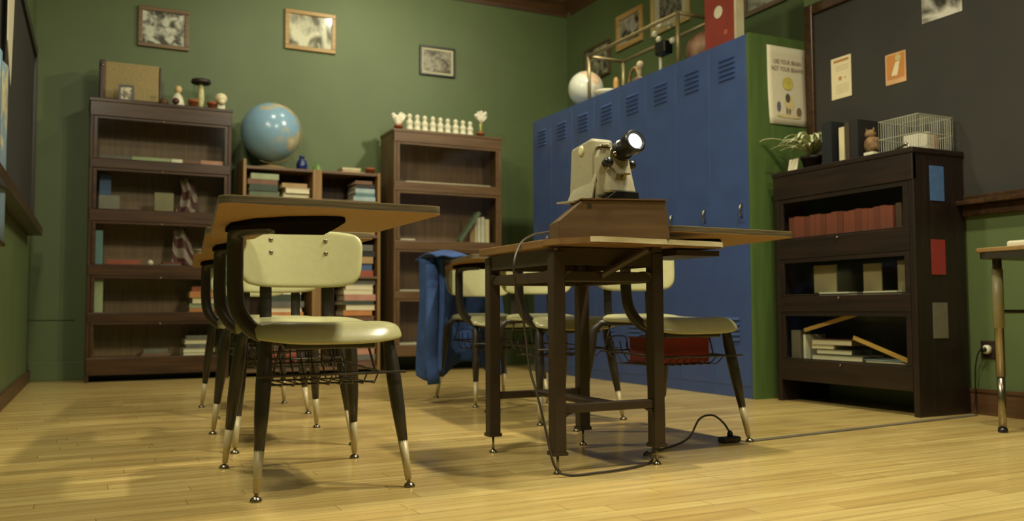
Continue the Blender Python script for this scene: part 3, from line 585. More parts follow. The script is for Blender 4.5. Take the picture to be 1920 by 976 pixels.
MB().lathe((XR-.0145, 3.19, 1.604), [(.006, 0), (.006, .0006)], 14, (-1, 0, 0)).build('printed_mark', mat('pale_orange_ink', (204, 164, 112), .8), s1)
for z in (1.665, 1.655, 1.645, 1.57, 1.56, 1.55, 1.54, 1.53): MB().box(XR-.0151, XR-.0145, 3.168, 3.25, z, z+.0025).build('printed_line', mat('pale_line_ink', (196, 178, 136), .8), s1)
s2 = thing('orange_card', (XR-.013, 2.887, 1.5), 'square orange card with pale shape pinned on the right blackboard', 'card')
MB().box(XR-.0145, XR-.0125, 2.83, 2.945, 1.5, 1.646).build('sheet', mat('pale_peach_paper', (206, 160, 112), .7), s2)
MB().box(XR-.0152, XR-.0145, 2.838, 2.937, 1.524, 1.638).build('printed_field', mat('orange_field', (190, 128, 62), .7), s2)
MB().prism([(2.887, 1.6), (2.862, 1.603), (2.878, 1.537), (2.912, 1.54)], XR-.0158, XR-.0152, 'yz').build('printed_shape', mat('pale_cream_ink', (224, 208, 168), .7), s2)
MB().lathe((XR-.0152, 2.872, 1.62), [(.016, 0), (.016, .0006)], 16, (-1, 0, 0)).build('printed_shape', mat('pale_green_ink', (190, 176, 120), .7), s2)
sheet('pinned_photo', 'black and white photograph pinned high on the right blackboard at the top edge', XR-.0145, XR-.0125, 2.533, 2.736, 1.737, 2.0, photo_mat('photo_board', 31, (60, 58, 52), (206, 202, 186), 7), 'photo')
tag(MB().prism([(4.14, 2.1), (4.50, 2.1), (4.36, 1.43), (4.18, 1.58)], 0, .003, 'yz').build('hanging_paper', PAPER), 'pale paper strip hanging over the left blackboard', 'paper')
o = bpy.data.objects['hanging_paper']; o.location = (lw(4.32)+.046, o.location.y, o.location.z); o.rotation_euler[2] = -.02
mp_ = thing('wall_map', (lw(4.1)+.05, 4.0, .75), 'pale blue hanging map at the left edge of the view', 'map')
MB().grid(lambda u, v: (lw(3.7+.45*u)+.06+.006*math.sin(9*u), 3.7+.33*u, .72+.70*v), 10, 6).build('sheet', globe_mat('map_print', (120, 146, 160), (190, 182, 140), 5, 4, (206, 200, 170)), mp_, smooth=True, solid=.002)
MB().tube([(lw(3.7)+.06, 3.68, .72), (lw(4.04)+.06, 4.05, .72)], .010, 8).build('rod', DARKW, mp_, smooth=True)

# ---------------------------------------------------------------- bookcases
def bookcase_x(name, label, x0, x1, y0, y1, zt, rails, capz, mx, mz, base_z, foot=None):
    """front faces -y; rails = [(z0,z1)] shelf rails from the bottom up"""
    t = thing(name, ((x0+x1)/2, (y0+y1)/2, 0), label, 'bookcase')
    for a in ((x0, x0+.022), (x1-.022, x1)): MB().box(*a, y0, y1, 0, zt-.015).build('side_panel', mz, t, bevel=.003)
    MB().box(x0+.022, x1-.022, y1-.012, y1, base_z, zt-.02).build('back_panel', wood('bookcase_back', (112, 86, 56), (132, 102, 66), 'z', .5), t)
    MB().box(x0-.006, x1+.006, y0-.006, y1, zt-.022, zt).box(x0+.0, x1-.0, y0-.004, y0+.02, capz, zt-.022).build('top', mx, t, bevel=.003)
    for z0, z1 in rails:
        MB().box(x0+.022, x1-.022, y0+.02, y1-.012, z1-.018, z1).box(x0+.005, x1-.005, y0-.004, y0+.02, z0, z1).build('shelf', mx, t, bevel=.003)
    tops = [r[1] for r in rails]; bots = [r[0] for r in rails[1:]]+[capz]
    for a, b in zip(tops, bots):
        d = MB(); f = .022; yy = (y0+.0, y0+.018)
        d.box(x0+.024, x0+.024+f, *yy, a+.002, b-.002).box(x1-.024-f, x1-.024, *yy, a+.002, b-.002).box(x0+.024+f, x1-.024-f, *yy, b-.018, b-.002).box(x0+.024+f, x1-.024-f, *yy, a+.0005, a+.004)
        do = d.build('door', mx, t, bevel=.002)
        MB().box(x0+.024+f, x1-.024-f, y0+.007, y0+.010, a+.004, b-.018).build('glass', glass_mat(), do)
        MB().lathe(((x0+x1)/2, y0, b-.012), [(.003, 0), (.003, .006), (.006, .009), (.005, .013), (0, .014)], 10, (0, -1, 0)).build('knob', BRASS, do, smooth=True)
    return t
A0, A1, AY0, AY1 = .062, .945, 6.29, 6.60
R1 = [(.045, .155), (.385, .445), (.685, .755), (1.04, 1.115), (1.385, 1.445)]
bookcase_x('bookcase', 'tall dark five tier glazed bookcase against the back wall on the left', A0, A1, AY0, AY1, 1.84, R1, 1.725, DARKW, DARKWZ, .045)
B0, B1, BY0, BY1 = 2.086, 2.963, 6.20, 6.52
R2 = [(.115, .195), (.535, .59), (.90, .965), (1.335, 1.40)]
bookcase_x('bookcase', 'brown four tier glazed bookcase with white pawns on top', B0, B1, BY0, BY1, 1.794, R2, 1.70, OAK, OAKZ, .115)

# dark bookcase on the right, front faces -x
C0, C1, CX0, CX1, CZ = 2.553, 3.375, 3.119, 3.43, 1.122
rb = thing('bookcase', (3.27, 2.96, 0), 'very dark three tier glazed bookcase with paper notices on its side', 'bookcase')
for a in ((C0, C0+.03), (C1-.03, C1)): MB().box(CX0, CX1, *a, 0, CZ-.02).build('side_panel', EBONZ, rb, bevel=.003)
MB().box(CX1-.012, CX1, C0+.03, C1-.03, .1, CZ-.02).build('back_panel', EBONZ, rb)
MB().box(CX0-.008, CX1, C0-.006, C1+.006, CZ-.024, CZ).box(CX0-.004, CX0+.02, C0+.0, C1-.0, .985, CZ-.024).build('top', EBON, rb, bevel=.004)
R3 = [(.105, .205), (.435, .51), (.69, .785)]
for z0, z1 in R3: MB().box(CX0+.02, CX1-.012, C0+.03, C1-.03, z1-.018, z1).box(CX0-.002, CX0+.02, C0+.03, C1-.03, z0, z1).build('shelf', EBON, rb, bevel=.002)
for (a, b) in ((.205, .435), (.51, .69), (.785, .985)):
    d = MB(); f = .026; xx = (CX0+.001, CX0+.016)
    d.box(*xx, C0+.032, C0+.032+f, a+.002, b-.002).box(*xx, C1-.032-f, C1-.032, a+.002, b-.002).box(*xx, C0+.032+f, C1-.032-f, b-.02, b-.002).box(*xx, C0+.032+f, C1-.032-f, a+.002, a+.008)
    do = d.build('door', EBON, rb, bevel=.002)
    MB().box(CX0+.007, CX0+.009, C0+.032+f, C1-.032-f, a+.008, b-.02).build('glass', glass_mat(), do)
    MB().lathe((CX0, (C0+C1)/2, a-.012), [(.003, 0), (.003, .006), (.006, .009), (.005, .013), (0, .014)], 10, (-1, 0, 0)).build('knob', CHROME, do, smooth=True)
for nm, lb, x0, x1, z0, z1, c in (('notice', 'blue notice, topmost on the side of the dark bookcase', 3.217, 3.302, .901, 1.049, (74, 110, 160)), ('notice', 'red notice in the middle of the side of the dark bookcase', 3.213, 3.297, .589, .737, (150, 44, 36)), ('notice', 'grey notice, lowest on the side of the dark bookcase', 3.211, 3.30, .323, .472, (112, 106, 84))):
    dk = tuple(v*.55 for v in c)
    sheet(nm, lb, x0, x1, C0-.003, C0-.0005, z0, z1, mat('print_%d' % c[0], c, .6, scale=26, rgb2=tuple(v*.8+12 for v in c)), 'notice')

# open bookshelf in the middle
D0, D1, DY0, DY1 = 1.018, 2.0, 6.25, 6.56
os_ = thing('bookshelf', (1.51, 6.4, 0), 'wide open wooden bookshelf holding book stacks under the large globe', 'bookshelf')
MB().box(D0, D0+.022, DY0, DY1, 0, 1.50).build('side_panel', TAN, os_, bevel=.002); MB().box(D1-.022, D1, DY0, DY1, 0, 1.46).build('side_panel', TAN, os_, bevel=.002)
MB().box(1.50, 1.565, DY0, DY1-.012, .05, 1.455).build('divider', TAN, os_, bevel=.002)
MB().box(D0+.022, D1-.022, DY1-.012, DY1, .03, 1.45).build('back_panel', DARKWZ, os_)
SH = [.05, .37, .70, 1.0, 1.25, 1.455]
for z in SH: MB().box(D0+.022, D1-.022, DY0+.004, DY1-.012, z-.02, z).build('shelf', OAK, os_, bevel=.002)

# ---------------------------------------------------------------- books
PAL = {'volume red': (124, 66, 48), 'old red': (110, 57, 42), 'green': (92, 104, 74), 'dark green': (54, 66, 50), 'brown': (110, 76, 54), 'cream': (206, 192, 148), 'white': (216, 210, 184), 'teal': (86, 118, 118), 'grey': (96, 94, 84), 'blue': (66, 90, 126), 'red': (146, 70, 46), 'dark red': (96, 40, 30), 'tan': (160, 130, 84), 'orange': (186, 122, 66), 'black': (36, 34, 32), 'pale blue': (150, 170, 166), 'pink': (178, 128, 106), 'pale green': (146, 156, 116)}
def book(name, label, x0, x1, y0, y1, z0, z1, col, lie='flat', spine='-y', group=None):
    """cover with spine on the side facing the viewer and pages inside"""
    c = .0022; t = thing(name, ((x0+x1)/2, (y0+y1)/2, z0), label, 'book', group)
    m_ = plain(PAL[col], .6)
    b = MB()
    if lie == 'flat':
        b.box(x0, x1, y0, y1, z0, z0+c).box(x0, x1, y0, y1, z1-c, z1)
        if spine == '-y': b.box(x0, x1, y0, y0+c, z0+c, z1-c); pg = (x0+.004, x1-.004, y0+c, y1-.004, z0+c, z1-c)
        else: b.box(x0, x1, y1-c, y1, z0+c, z1-c); pg = (x0+.004, x1-.004, y0+.004, y1-c, z0+c, z1-c)
    elif lie == 'x':   # upright, thickness along x
        b.box(x0, x0+c, y0, y1, z0, z1).box(x1-c, x1, y0, y1, z0, z1).box(x0+c, x1-c, y0, y0+c, z0, z1); pg = (x0+c, x1-c, y0+c, y1-.004, z0+.003, z1-.004)
    else:              # upright, thickness along y, spine to -x
        b.box(x0, x1, y0, y0+c, z0, z1).box(x0, x1, y1-c, y1, z0, z1).box(x0, x0+c, y0+c, y1-c, z0, z1); pg = (x0+c, x1-.004, y0+c, y1-c, z0+.003, z1-.004)
    b.build('cover', m_, t); MB().box(*pg).build('pages', PAGES, t); return t
def place_word(i, n):
    return 'the only book' if n == 1 else ('topmost' if i == 0 else 'lowest' if i == n-1 else ORD[i]+' from the top')
def stack(where, x0, x1, y0, y1, z0, ztop, cols, group):
    """colours from the top down"""
    n = len(cols); ws = [random.uniform(.8, 1.25) for _ in cols]; k = (ztop-z0)/sum(ws); z = z0
    for i in range(n-1, -1, -1):
        h = ws[i]*k; cx = random.uniform(0, .03); cy = random.uniform(0, .02)
        nm = cols[i]; sp = '+y' if nm in ('white', 'cream') else '-y'
        art = {'topmost': 'topmost in', 'lowest': 'lowest in', 'the only book': 'alone in'}.get(place_word(i, n), place_word(i, n)+' in')
        book('book', '%s book, %s %s' % (nm, art, where), x0+cx, x1-random.uniform(0, .03), y0+cy, y1, z, z+h-.0006, nm, 'flat', sp, group); z += h
LX0, LX1, RX0, RX1 = 1.045, 1.495, 1.57, 1.975; yb0, yb1 = 6.265, 6.50
def fx(px, Y=6.27): return atY(px, 400, Y).x
gp = 'books on the open shelf'
stack('the upper left stack of the open shelf', fx(463), fx(524), yb0, yb1, 1.25, 1.408, ['pale green', 'brown', 'dark green', 'green'], gp)
stack('the upper stack beside the tan divider', fx(528), fx(582), yb0, yb1, 1.25, 1.352, ['tan', 'white', 'cream'], gp)
stack('the upper right stack of the open shelf', 1.80, 1.972, yb0, yb1, 1.25, 1.40, ['brown', 'black', 'pale blue', 'teal', 'pale blue'], gp)
stack("the open shelf's second row right stack", 1.74, 1.972, yb0, yb1, 1.0, 1.18, ['grey', 'dark green', 'brown', 'tan'], gp)
stack('the third row right stack of the open shelf', 1.74, 1.972, yb0, yb1, .70, .93, ['grey', 'black', 'tan', 'blue', 'red'], gp)
stack("the open shelf's fourth row right stack", 1.72, 1.972, yb0, yb1, .37, .672, ['grey', 'white', 'cream', 'pink', 'dark green', 'cream', 'orange', 'brown'], gp)
stack("the open shelf's bottom row right stack", 1.72, 1.972, yb0, yb1, .05, .22, ['tan', 'pink', 'grey', 'brown'], gp)
stack("the open shelf's bottom row left stack", 1.20, 1.46, yb0, yb1, .05, .24, ['tan', 'brown', 'red', 'dark red', 'black'], gp)
stack("the open shelf's fourth row left stack", 1.20, 1.455, yb0, yb1, .37, .60, ['white', 'dark green', 'grey', 'cream', 'orange', 'brown'], gp)
stack('the third row left stack of the open shelf', 1.20, 1.46, yb0, yb1, .70, .88, ['blue', 'tan', 'dark red'], gp)
stack('the small pile on top of the open shelf', fx(638, 6.3), fx(684, 6.3), 6.30, 6.46, 1.456, 1.498, ['cream', 'cream', 'tan'], gp)
# books in the tall bookcase
gq = 'books in the tall bookcase'
yq0, yq1 = 6.335, 6.53
def ax(px, Y=6.34): return atY(px, 400, Y).x
stack('the third tier of the tall bookcase, left', ax(196), ax(272), yq0, yq1, .756, .795, ['red'], gq)
stack('the pile beside the tiny white ball', ax(300), ax(345), yq0, yq1, .756, .785, ['dark red', 'grey'], gq)
stack('the fourth tier stack of the tall bookcase', ax(357), ax(412), yq0, yq1, .446, .62, ['red', 'orange', 'cream', 'pale green', 'orange'], gq)
stack('the bottom right stack of the tall bookcase', ax(345), ax(408), yq0, yq1, .156, .29, ['grey', 'white', 'grey', 'white', 'white'], gq)
stack('the bottom middle pile of the tall bookcase', ax(266), ax(323), yq0, yq1, .156, .205, ['grey', 'brown'], gq)
x = ax(186)
for px0, px1, col, lb, th in ((184, 244, 'grey', 'long grey', .018), (245, 318, 'pale green', 'long pale green', .022), (319, 340, 'white', 'short white', .022), (341, 373, 'brown', 'short brown', .02), (374, 416, 'pink', 'long pink', .026)):
    book('book', '%s book lying on the top shelf of the tall bookcase' % lb, ax(px0), ax(px1), 6.312, 6.48, 1.446, 1.446+th+.006, col, 'flat', '-y', gq)
book('book', 'pale green upright book at the left of the tall bookcase\'s fourth tier', ax(176), ax(196), yq0, 6.52, .446, .665, 'pale green', 'x', group=gq)
book('book', 'thin cream upright book at the left of the tall bookcase\'s bottom tier', ax(173), ax(180), yq0, 6.52, .156, .362, 'cream', 'x', group=gq)
book('book', 'dark blue upright binder at the left of the tall bookcase\'s second tier', ax(186), ax(208), 6.42, 6.57, 1.116, 1.36, 'blue', 'x', group=gq)
book('book', 'teal upright binder at the left of the tall bookcase\'s third tier', ax(180), ax(194), yq0, 6.52, .756, .98, 'teal', 'x', group=gq)
tag(MB().box(ax(185), ax(224), 6.36, 6.38, 1.1155, 1.215).build('grey_card', plain((120, 118, 102), .7)), 'grey card standing on the left of the second shelf of the tall bookcase', 'card')
tag(MB().box(ax(290), ax(326), 6.37, 6.40, 1.1155, 1.25).build('cream_card', plain((128, 120, 86), .7)), 'cream card standing in the middle of the second shelf of the tall bookcase', 'card')
tag(MB().ball((ax(284), 6.36, .7755), .02, n=12).build('small_ball', WHITE, smooth=True), 'tiny white ball on the third shelf of the tall bookcase', 'ball')
fl_ = thing('folded_flag', (ax(352), 6.42, 1.1155), 'faded striped flag hanging inside the second tier of the tall bookcase', 'flag')
def flag(u, v): return (ax(348)+.11*(u-.5)*(1.15-.5*v)+.03*math.sin(3*v), 6.42+.02*math.sin(9*u), 1.117+.245*v)
mt = bpy.data.materials.new('striped_cloth'); mt.use_nodes = True; nt = mt.node_tree
tc = nt.nodes.new('ShaderNodeTexCoord'); wv = nt.nodes.new('ShaderNodeTexWave'); wv.inputs['Scale'].default_value = 5; wv.inputs['Distortion'].default_value = 1.5; wv.bands_direction = 'DIAGONAL'
rpn = nt.nodes.new('ShaderNodeValToRGB'); rpn.color_ramp.elements[0].color = lin((84, 44, 40)); rpn.color_ramp.elements[1].color = lin((150, 134, 120)); rpn.color_ramp.elements[0].position = .45; rpn.color_ramp.elements[1].position = .55
nt.links.new(tc.outputs['Object'], wv.inputs[0]); nt.links.new(wv.outputs[0], rpn.inputs[0]); nt.links.new(rpn.outputs[0], nt.nodes['Principled BSDF'].inputs['Base Color'])
MB().grid(flag, 14, 14).build('cloth', mt, fl_, smooth=True, solid=.003)
MB().tube([(ax(350), 6.45, 1.117), (ax(350), 6.45, 1.37)], .005, 8).build('staff', BRASS, fl_, smooth=True)
f2 = thing('folded_flag', (ax(350), 6.42, .756), 'faded striped cloth hanging inside the third tier of the tall bookcase', 'flag')
MB().grid(lambda u, v: (ax(350)+.14*(u-.5)*(1.2-.6*v)-.03*v, 6.42+.02*math.sin(8*u), .757+.26*v), 14, 14).build('cloth', mt, f2, smooth=True, solid=.003)
# books in the brown bookcase
gm = 'books in the brown bookcase'
def bx_(px, Y=6.25): return atY(px, 400, Y).x
for i, (p0, p1, col, zt) in enumerate(((886, 894, 'tan', 1.16), (895, 899, 'cream', 1.15), (900, 906, 'white', 1.17), (907, 913, 'white', 1.175), (914, 922, 'cream', 1.16))):
    book('book', '%s upright book, %s from left in the brown bookcase\'s pale row' % (col, ORD[i]), bx_(p0), bx_(p1), 6.30, 6.46, .966, zt, col, 'x', group=gm)
lb_ = book('book', 'large green book leaning against the pale row in the brown bookcase', -.012, .012, 6.22, 6.29, 0, .28, 'green', 'x', group=gm)
lb_.location = (bx_(860), 6.255, .975); lb_.rotation_euler = (0, math.radians(36), 0)
for i, (px0, px1, z0, lb) in enumerate(((760, 918, 1.401, 'top'), (744, 820, .591, 'third'), (744, 815, .196, 'bottom'))):
    tag(MB().box(bx_(px0), bx_(px1), 6.235, 6.46, z0, z0+.014).build('white_folder', PAPER), 'flat white folder lying on the %s shelf of the brown bookcase' % lb, 'folder')
tag(MB().box(bx_(750), bx_(778), 6.24, 6.38, .966, .984).build('white_pad', PAPER, bevel=.004), 'small white pad lying at the left of the second shelf of the brown bookcase', 'pad')
# red volumes
gr = 'red volumes in the dark bookcase'
y = 3.305; th = .0345
for i in range(18):
    h = .890+.003*math.sin(i*1.7)
    lb = 'dull red volume, %s from the left in the row behind glass' % ORD[i]
    book('book', lb, 3.145+.004*random.random(), 3.29, y-th+.001, y-.0005, .7855, h+.004, 'volume red' if i % 3 else 'old red', 'y', group=gr); y -= th
tag(MB().box(3.15, 3.28, 2.645, 2.675, .7855, .9).build('brown_binder', plain((70, 50, 34), .6), bevel=.004), 'brown binder at the right end of the red volumes', 'binder')
tag(MB().lathe((3.20, 2.63, .7855), [(.02, 0), (.024, .02), (.024, .085), (.012, .105), (0, .106)], 16).build('ivory_jar', WHITE, smooth=True), 'ivory jar at the right end of the red volume row', 'jar')
# middle tier: two card stands
for i, (y0, y1, lb) in enumerate(((3.06, 3.20, 'left'), (2.80, 2.90, 'right'))):
    t = thing('card_stand', (3.2, (y0+y1)/2, .5105), 'ivory angled card stand on the %s of the middle shelf of the dark bookcase' % lb, 'stand')
    MB().box(3.14, 3.26, y0-.13, y0+.05, .5105, .525).build('foot', WHITE, t)
    MB().box(3.20, 3.206, y0, y1, .525, .655 if i == 0 else .65).build('card', plain((150, 136, 98), .7), t)
tag(MB().box(3.17, 3.22, 2.63, 2.69, .5105, .655).build('tan_carton', plain((120, 108, 76), .7), bevel=.003), 'tan carton at the right end of the middle shelf of the dark bookcase', 'carton')
# bottom tier: yardsticks, box, books
WOODY = wood('yellow_ruler', (176, 136, 62), (198, 158, 82), 'y', .5)
def stick(p0, p1, label):
    t = Vector(p1)-Vector(p0); n_ = Vector((0, -t.z, t.y)).normalized()*.009
    a, b = Vector(p0), Vector(p1); o = [(v.y, v.z) for v in (a+n_, b+n_, b-n_, a-n_)]
    return tag(MB().prism(o, p0[0]-.003, p0[0]+.003, 'yz').build('yardstick', WOODY), label, 'ruler')
stick((3.17, 3.24, .345), (3.17, 2.92, .422), 'yellow wooden yardstick rising to the right in the dark bookcase\'s bottom tier')
stick((3.16, 2.63, .224), (3.16, 2.93, .318), 'yellow wooden yardstick sloping down to the right corner of the bottom shelf')
tag(MB().box(3.15, 3.22, 3.25, 3.31, .2055, .345).build('grey_canister', plain((96, 88, 66), .6), bevel=.004), 'grey canister at the left of the bottom shelf of the dark bookcase', 'canister')
gb = 'books on the bottom shelf of the dark bookcase'
for z0, z1, y0, y1, col, lb in ((.2055, .222, 2.66, 2.88, 'pale blue', 'pale blue flat book at the right of the bottom shelf of the dark bookcase'), (.2055, .235, 2.89, 3.20, 'grey', 'wide grey flat book, lowest of the pile in the dark bookcase'), (.2355, .26, 2.95, 3.17, 'dark green', 'dark green flat book, second lowest of the pile in the dark bookcase'), (.2605, .278, 3.06, 3.2, 'cream', 'cream flat book near the top of the pile in the dark bookcase'), (.2785, .305, 2.95, 3.2, 'brown', 'brown flat book on top of the pile in the dark bookcase')):
    b_ = book('book', lb, 3.17, 3.30, y0, y1, z0, z1-.0003, col, 'flat', '-y', gb)
book('book', 'thin white upright book beside the grey canister', 3.16, 3.29, 3.225, 3.238, .2055, .325, 'white', 'y', group=gb)

# ---------------------------------------------------------------- on the tall bookcase
T1 = 1.84
cs = thing('suitcase', (.3, 6.42, T1), 'tan fabric case standing on its edge on the tall bookcase', 'case')
cx0, cx1 = atY(190, 150, 6.4).x, atY(299, 150, 6.4).x
ctop = atY(240, 118, 6.4).z
MB().box(cx0+.02, cx1, 6.40, 6.50, T1+.001, ctop).build('shell', mat('tan_cloth', (150, 132, 86), .85, scale=90, var=.12), cs, bevel=.01)
MB().box(cx0-.012, cx0+.022, 6.39, 6.51, T1+.001, ctop+.004).build('leather_end', mat('brown_leather', (66, 42, 28), .5), cs, bevel=.008)
MB().box(cx0+.022, cx1+.006, 6.395, 6.505, T1+.001, T1+.03).build('leather_edge', mat('brown_leather', (0, 0, 0)), cs, bevel=.004)
MB().box(cx1, cx1+.012, 6.395, 6.505, T1+.001, ctop-.01).build('leather_end', mat('brown_leather', (0, 0, 0)), cs, bevel=.004)
MB().lathe((cx0+.005, 6.389, ctop-.03), [(.01, 0), (.008, .004), (0, .005)], 12, (0, -1, 0)).build('corner_stud', CHROME, cs, smooth=True)
pf = thing('small_photo_frame', (atY(237, 170, 6.33).x, 6.33, T1), 'small black photo frame standing in front of the tan case', 'photo frame')
px_ = atY(237, 170, 6.33).x
f = MB()
for p in ((px_-.046, px_+.046, T1, T1+.012), (px_-.046, px_+.046, T1+.098, T1+.11), (px_-.046, px_-.034, T1+.012, T1+.098), (px_+.034, px_+.046, T1+.012, T1+.098)): f.box(p[0], p[1], 6.325, 6.34, p[2], p[3])
f.build('frame', FRK, pf); MB().box(px_-.034, px_+.034, 6.331, 6.338, T1+.012, T1+.098).build('photograph', photo_mat('photo_small', 41, (96, 90, 70), (206, 198, 160), 30), pf)
gl_ = MB(); xg = atY(287, 180, 6.33).x
tag(gl_.lathe((xg, 6.33, T1), [(.018, 0), (.02, .003), (.004, .01), (.004, .025), (.018, .035), (.02, .055), (.017, .055), (.014, .035), (0, .03)], 16).build('glass_cup', glass_mat(), smooth=True), 'tiny clear glass cup in front of the tan case', 'cup')
tag(MB().lathe((atY(307, 180, 6.36).x, 6.36, T1), [(.02, 0), (.03, .012), (.032, .03), (.02, .045), (0, .05)], 16).build('brown_pot', mat('dull_brown', (84, 56, 34), .7), smooth=True), 'small dark brown pot right of the tan case', 'pot')
fx_ = atY(333, 175, 6.36).x
fgo = thing('seated_figurine', (fx_, 6.36, T1), 'cream figurine with a dark object in its lap on the tall bookcase', 'figurine')
MB().lathe((fx_, 6.36, T1), [(.042, 0), (.047, .014), (.041, .042), (.03, .074), (.013, .094), (0, .1)], 18).build('body', WHITE, fgo, smooth=True)
MB().ball((fx_+.004, 6.36, T1+.12), .024, (1, 1, 1.15), 14).build('head', mat('tan_ceramic', (204, 176, 122), .5), fgo, smooth=True)
MB().ball((fx_-.014, 6.316, T1+.03), .022, (1.1, .8, 1), 12).build('dark_object', mat('maroon_glaze', (70, 30, 26), .4), fgo, smooth=True)
hx = atY(377, 160, 6.40).x
hg = thing('hourglass', (hx, 6.40, T1), 'cream candle holder with a dark flat lid on the tall bookcase', 'lantern')
MB().lathe((hx, 6.40, T1), [(.022, 0), (.026, .01), (.018, .03), (.024, .085), (.018, .15), (.013, .19), (0, .19)], 16).build('candle', mat('aged_candle', (196, 186, 128), .5), hg, smooth=True)
MB().lathe((hx, 6.40, T1+.186), [(.062, 0), (.067, .008), (.062, .026), (.02, .028), (0, .028)], 24).build('lid', mat('dark_bronze', (44, 34, 26), .5), hg, smooth=True)
MB().lathe((hx, 6.40, T1), [(.047, .001), (.052, .09), (.049, .186)], 24).build('glass', glass_mat(), hg, smooth=True)
for px0, lb, h in ((362, 'terracotta pot left of the candle holder on the tall bookcase', .055), (398, 'terracotta pot right of the candle holder on the tall bookcase', .05)):
    xx = atY(px0, 180, 6.35).x
    tag(MB().lathe((xx, 6.35, T1), [(.024, 0), (.03, h*.7), (.035, h*.7), (.035, h), (.028, h), (.024, h*.6), (0, h*.6)], 18).build('terracotta_pot', TERRA, smooth=True), lb, 'pot')
xx = atY(411, 180, 6.35).x+.012
sk_ = thing('skull_figurine', (xx, 6.35, T1), 'small ivory skull on a block at the right end of the tall bookcase', 'figurine')
MB().box(xx-.024, xx+.026, 6.33, 6.375, T1, T1+.04).build('block', WHITE, sk_, bevel=.006)
MB().ball((xx, 6.35, T1+.082), .042, (1, 1.1, .95), 18).ball((xx, 6.32, T1+.055), .026, (1, .9, .8), 12).build('skull', mat('bone', (220, 206, 166), .5, var=.1, scale=20), sk_, smooth=True)

# globe and oddments on the open shelf
globe('blue_globe', (1.225, 6.37, 1.722), .208, globe_mat('blue_globe_map', (128, 162, 182), (176, 166, 128), 4.6, 7.7, (206, 200, 176)), 'large blue globe standing on the open shelf', 1.455, BRASS, mat('globe_wood_base', (132, 106, 62), .45))
xx = atY(566, 305, 6.38).x
jr = thing('blue_jar', (xx, 6.38, 1.455), 'dark blue glass jar right of the large globe', 'jar')
MB().lathe((xx, 6.38, 1.455), [(.032, 0), (.038, .01), (.04, .05), (.03, .08), (.016, .092), (.016, .1)], 20).build('body', mat('cobalt_glass', (28, 40, 92), .15), jr, smooth=True)
MB().lathe((xx, 6.38, 1.553), [(.02, 0), (.02, .012), (.008, .02), (0, .021)], 16).build('lid', mat('cobalt_lid', (34, 46, 84), .3), jr, smooth=True)
xx = atY(594, 312, 6.36).x
tag(MB().lathe((xx, 6.36, 1.455), [(.025, 0), (.034, .015), (.03, .04), (.014, .055), (.016, .065), (0, .068)], 10).build('green_bottle', mat('green_glass', (110, 142, 74), .15, var=.3, scale=30)), 'squat pale green glass bottle on the open shelf', 'bottle')
xx = atY(694, 322, 6.40).x
tag(MB().lathe((xx, 6.40, 1.455), [(.026, 0), (.034, .045), (.038, .045), (.038, .06), (.03, .06), (.026, .04), (0, .04)], 18).build('terracotta_pot', TERRA, smooth=True), 'terracotta pot at the right end of the open shelf', 'pot')

# pawns and corals on the brown bookcase
T2 = 1.794
pw = MB()
x0p, x1p = atY(768, 235, 6.27).x, atY(882, 235, 6.27).x
pw0 = tag(MB().lathe((0, 0, 0), [(.025, 0), (.027, .015), (.027, .028), (.021, .04), (.025, .052), (.027, .066), (.024, .08), (.014, .09), (.012, .095), (.017, .104), (.019, .115), (.016, .127), (.008, .135), (0, .137)], 18).build('pawn', WHITE, smooth=True, origin=(0, 0, 0)), 'white pawn figurine, leftmost of the row on the brown bookcase', 'figurine', 'white pawns on the brown bookcase')
pw0.location = (x0p, 6.27, T2)
for i in range(1, 9):
    o = pw0.copy(); COL.objects.link(o); o.location = (x0p+(x1p-x0p)*i/8, 6.27+.004*(i % 3), T2); o.scale = (1, 1, 1-.012*i)
    o['label'] = 'white pawn figurine, %s in the row on the brown bookcase' % ('rightmost' if i == 8 else ORD[i]+' from left')
def coral(px, side, label, stem):
    xx = atY(px, 235, 6.32).x; t = thing('coral_in_pot', (xx, 6.32, T2), label, 'ornament')
    MB().lathe((xx, 6.32, T2), [(.024, 0), (.029, .036), (.034, .036), (.034, .05), (.026, .05), (0, .045)], 16).build('pot', TERRA, t, smooth=True)
    zt = T2+.048
    if stem: MB().tube([(xx, 6.32, zt-.01), (xx, 6.32, zt+.085)], .010, 8).build('stem', mat('yellow_green_stem', (176, 172, 84), .6), t, smooth=True); zt += .08
    c = MB(); rnd_ = random.Random(px)
    for k in range(38):
        a = rnd_.uniform(-.75, .75); h = rnd_.uniform(.04, .105) if not stem else rnd_.uniform(.04, .09); d = rnd_.uniform(-.02, .02)
        tip = Vector((xx+math.sin(a)*h*(.75 if not stem else .95)+(.012 if stem else 0)*1, 6.32+d, zt+math.cos(a)*h*.95))
        c.tube([(xx, 6.32, zt-.005), tip], [.007, .014], 6)
        c.ball(tip, .014, n=8)
    c.build('coral', mat('white_coral', (222, 216, 190), .8, var=.1, scale=60, bump=.3), t, smooth=True)
coral(747, 0, 'white branching coral in a small terracotta pot, left of the pawns', False)
coral(901, 1, 'white coral on a yellow stem in a terracotta pot, right of the pawns', True)

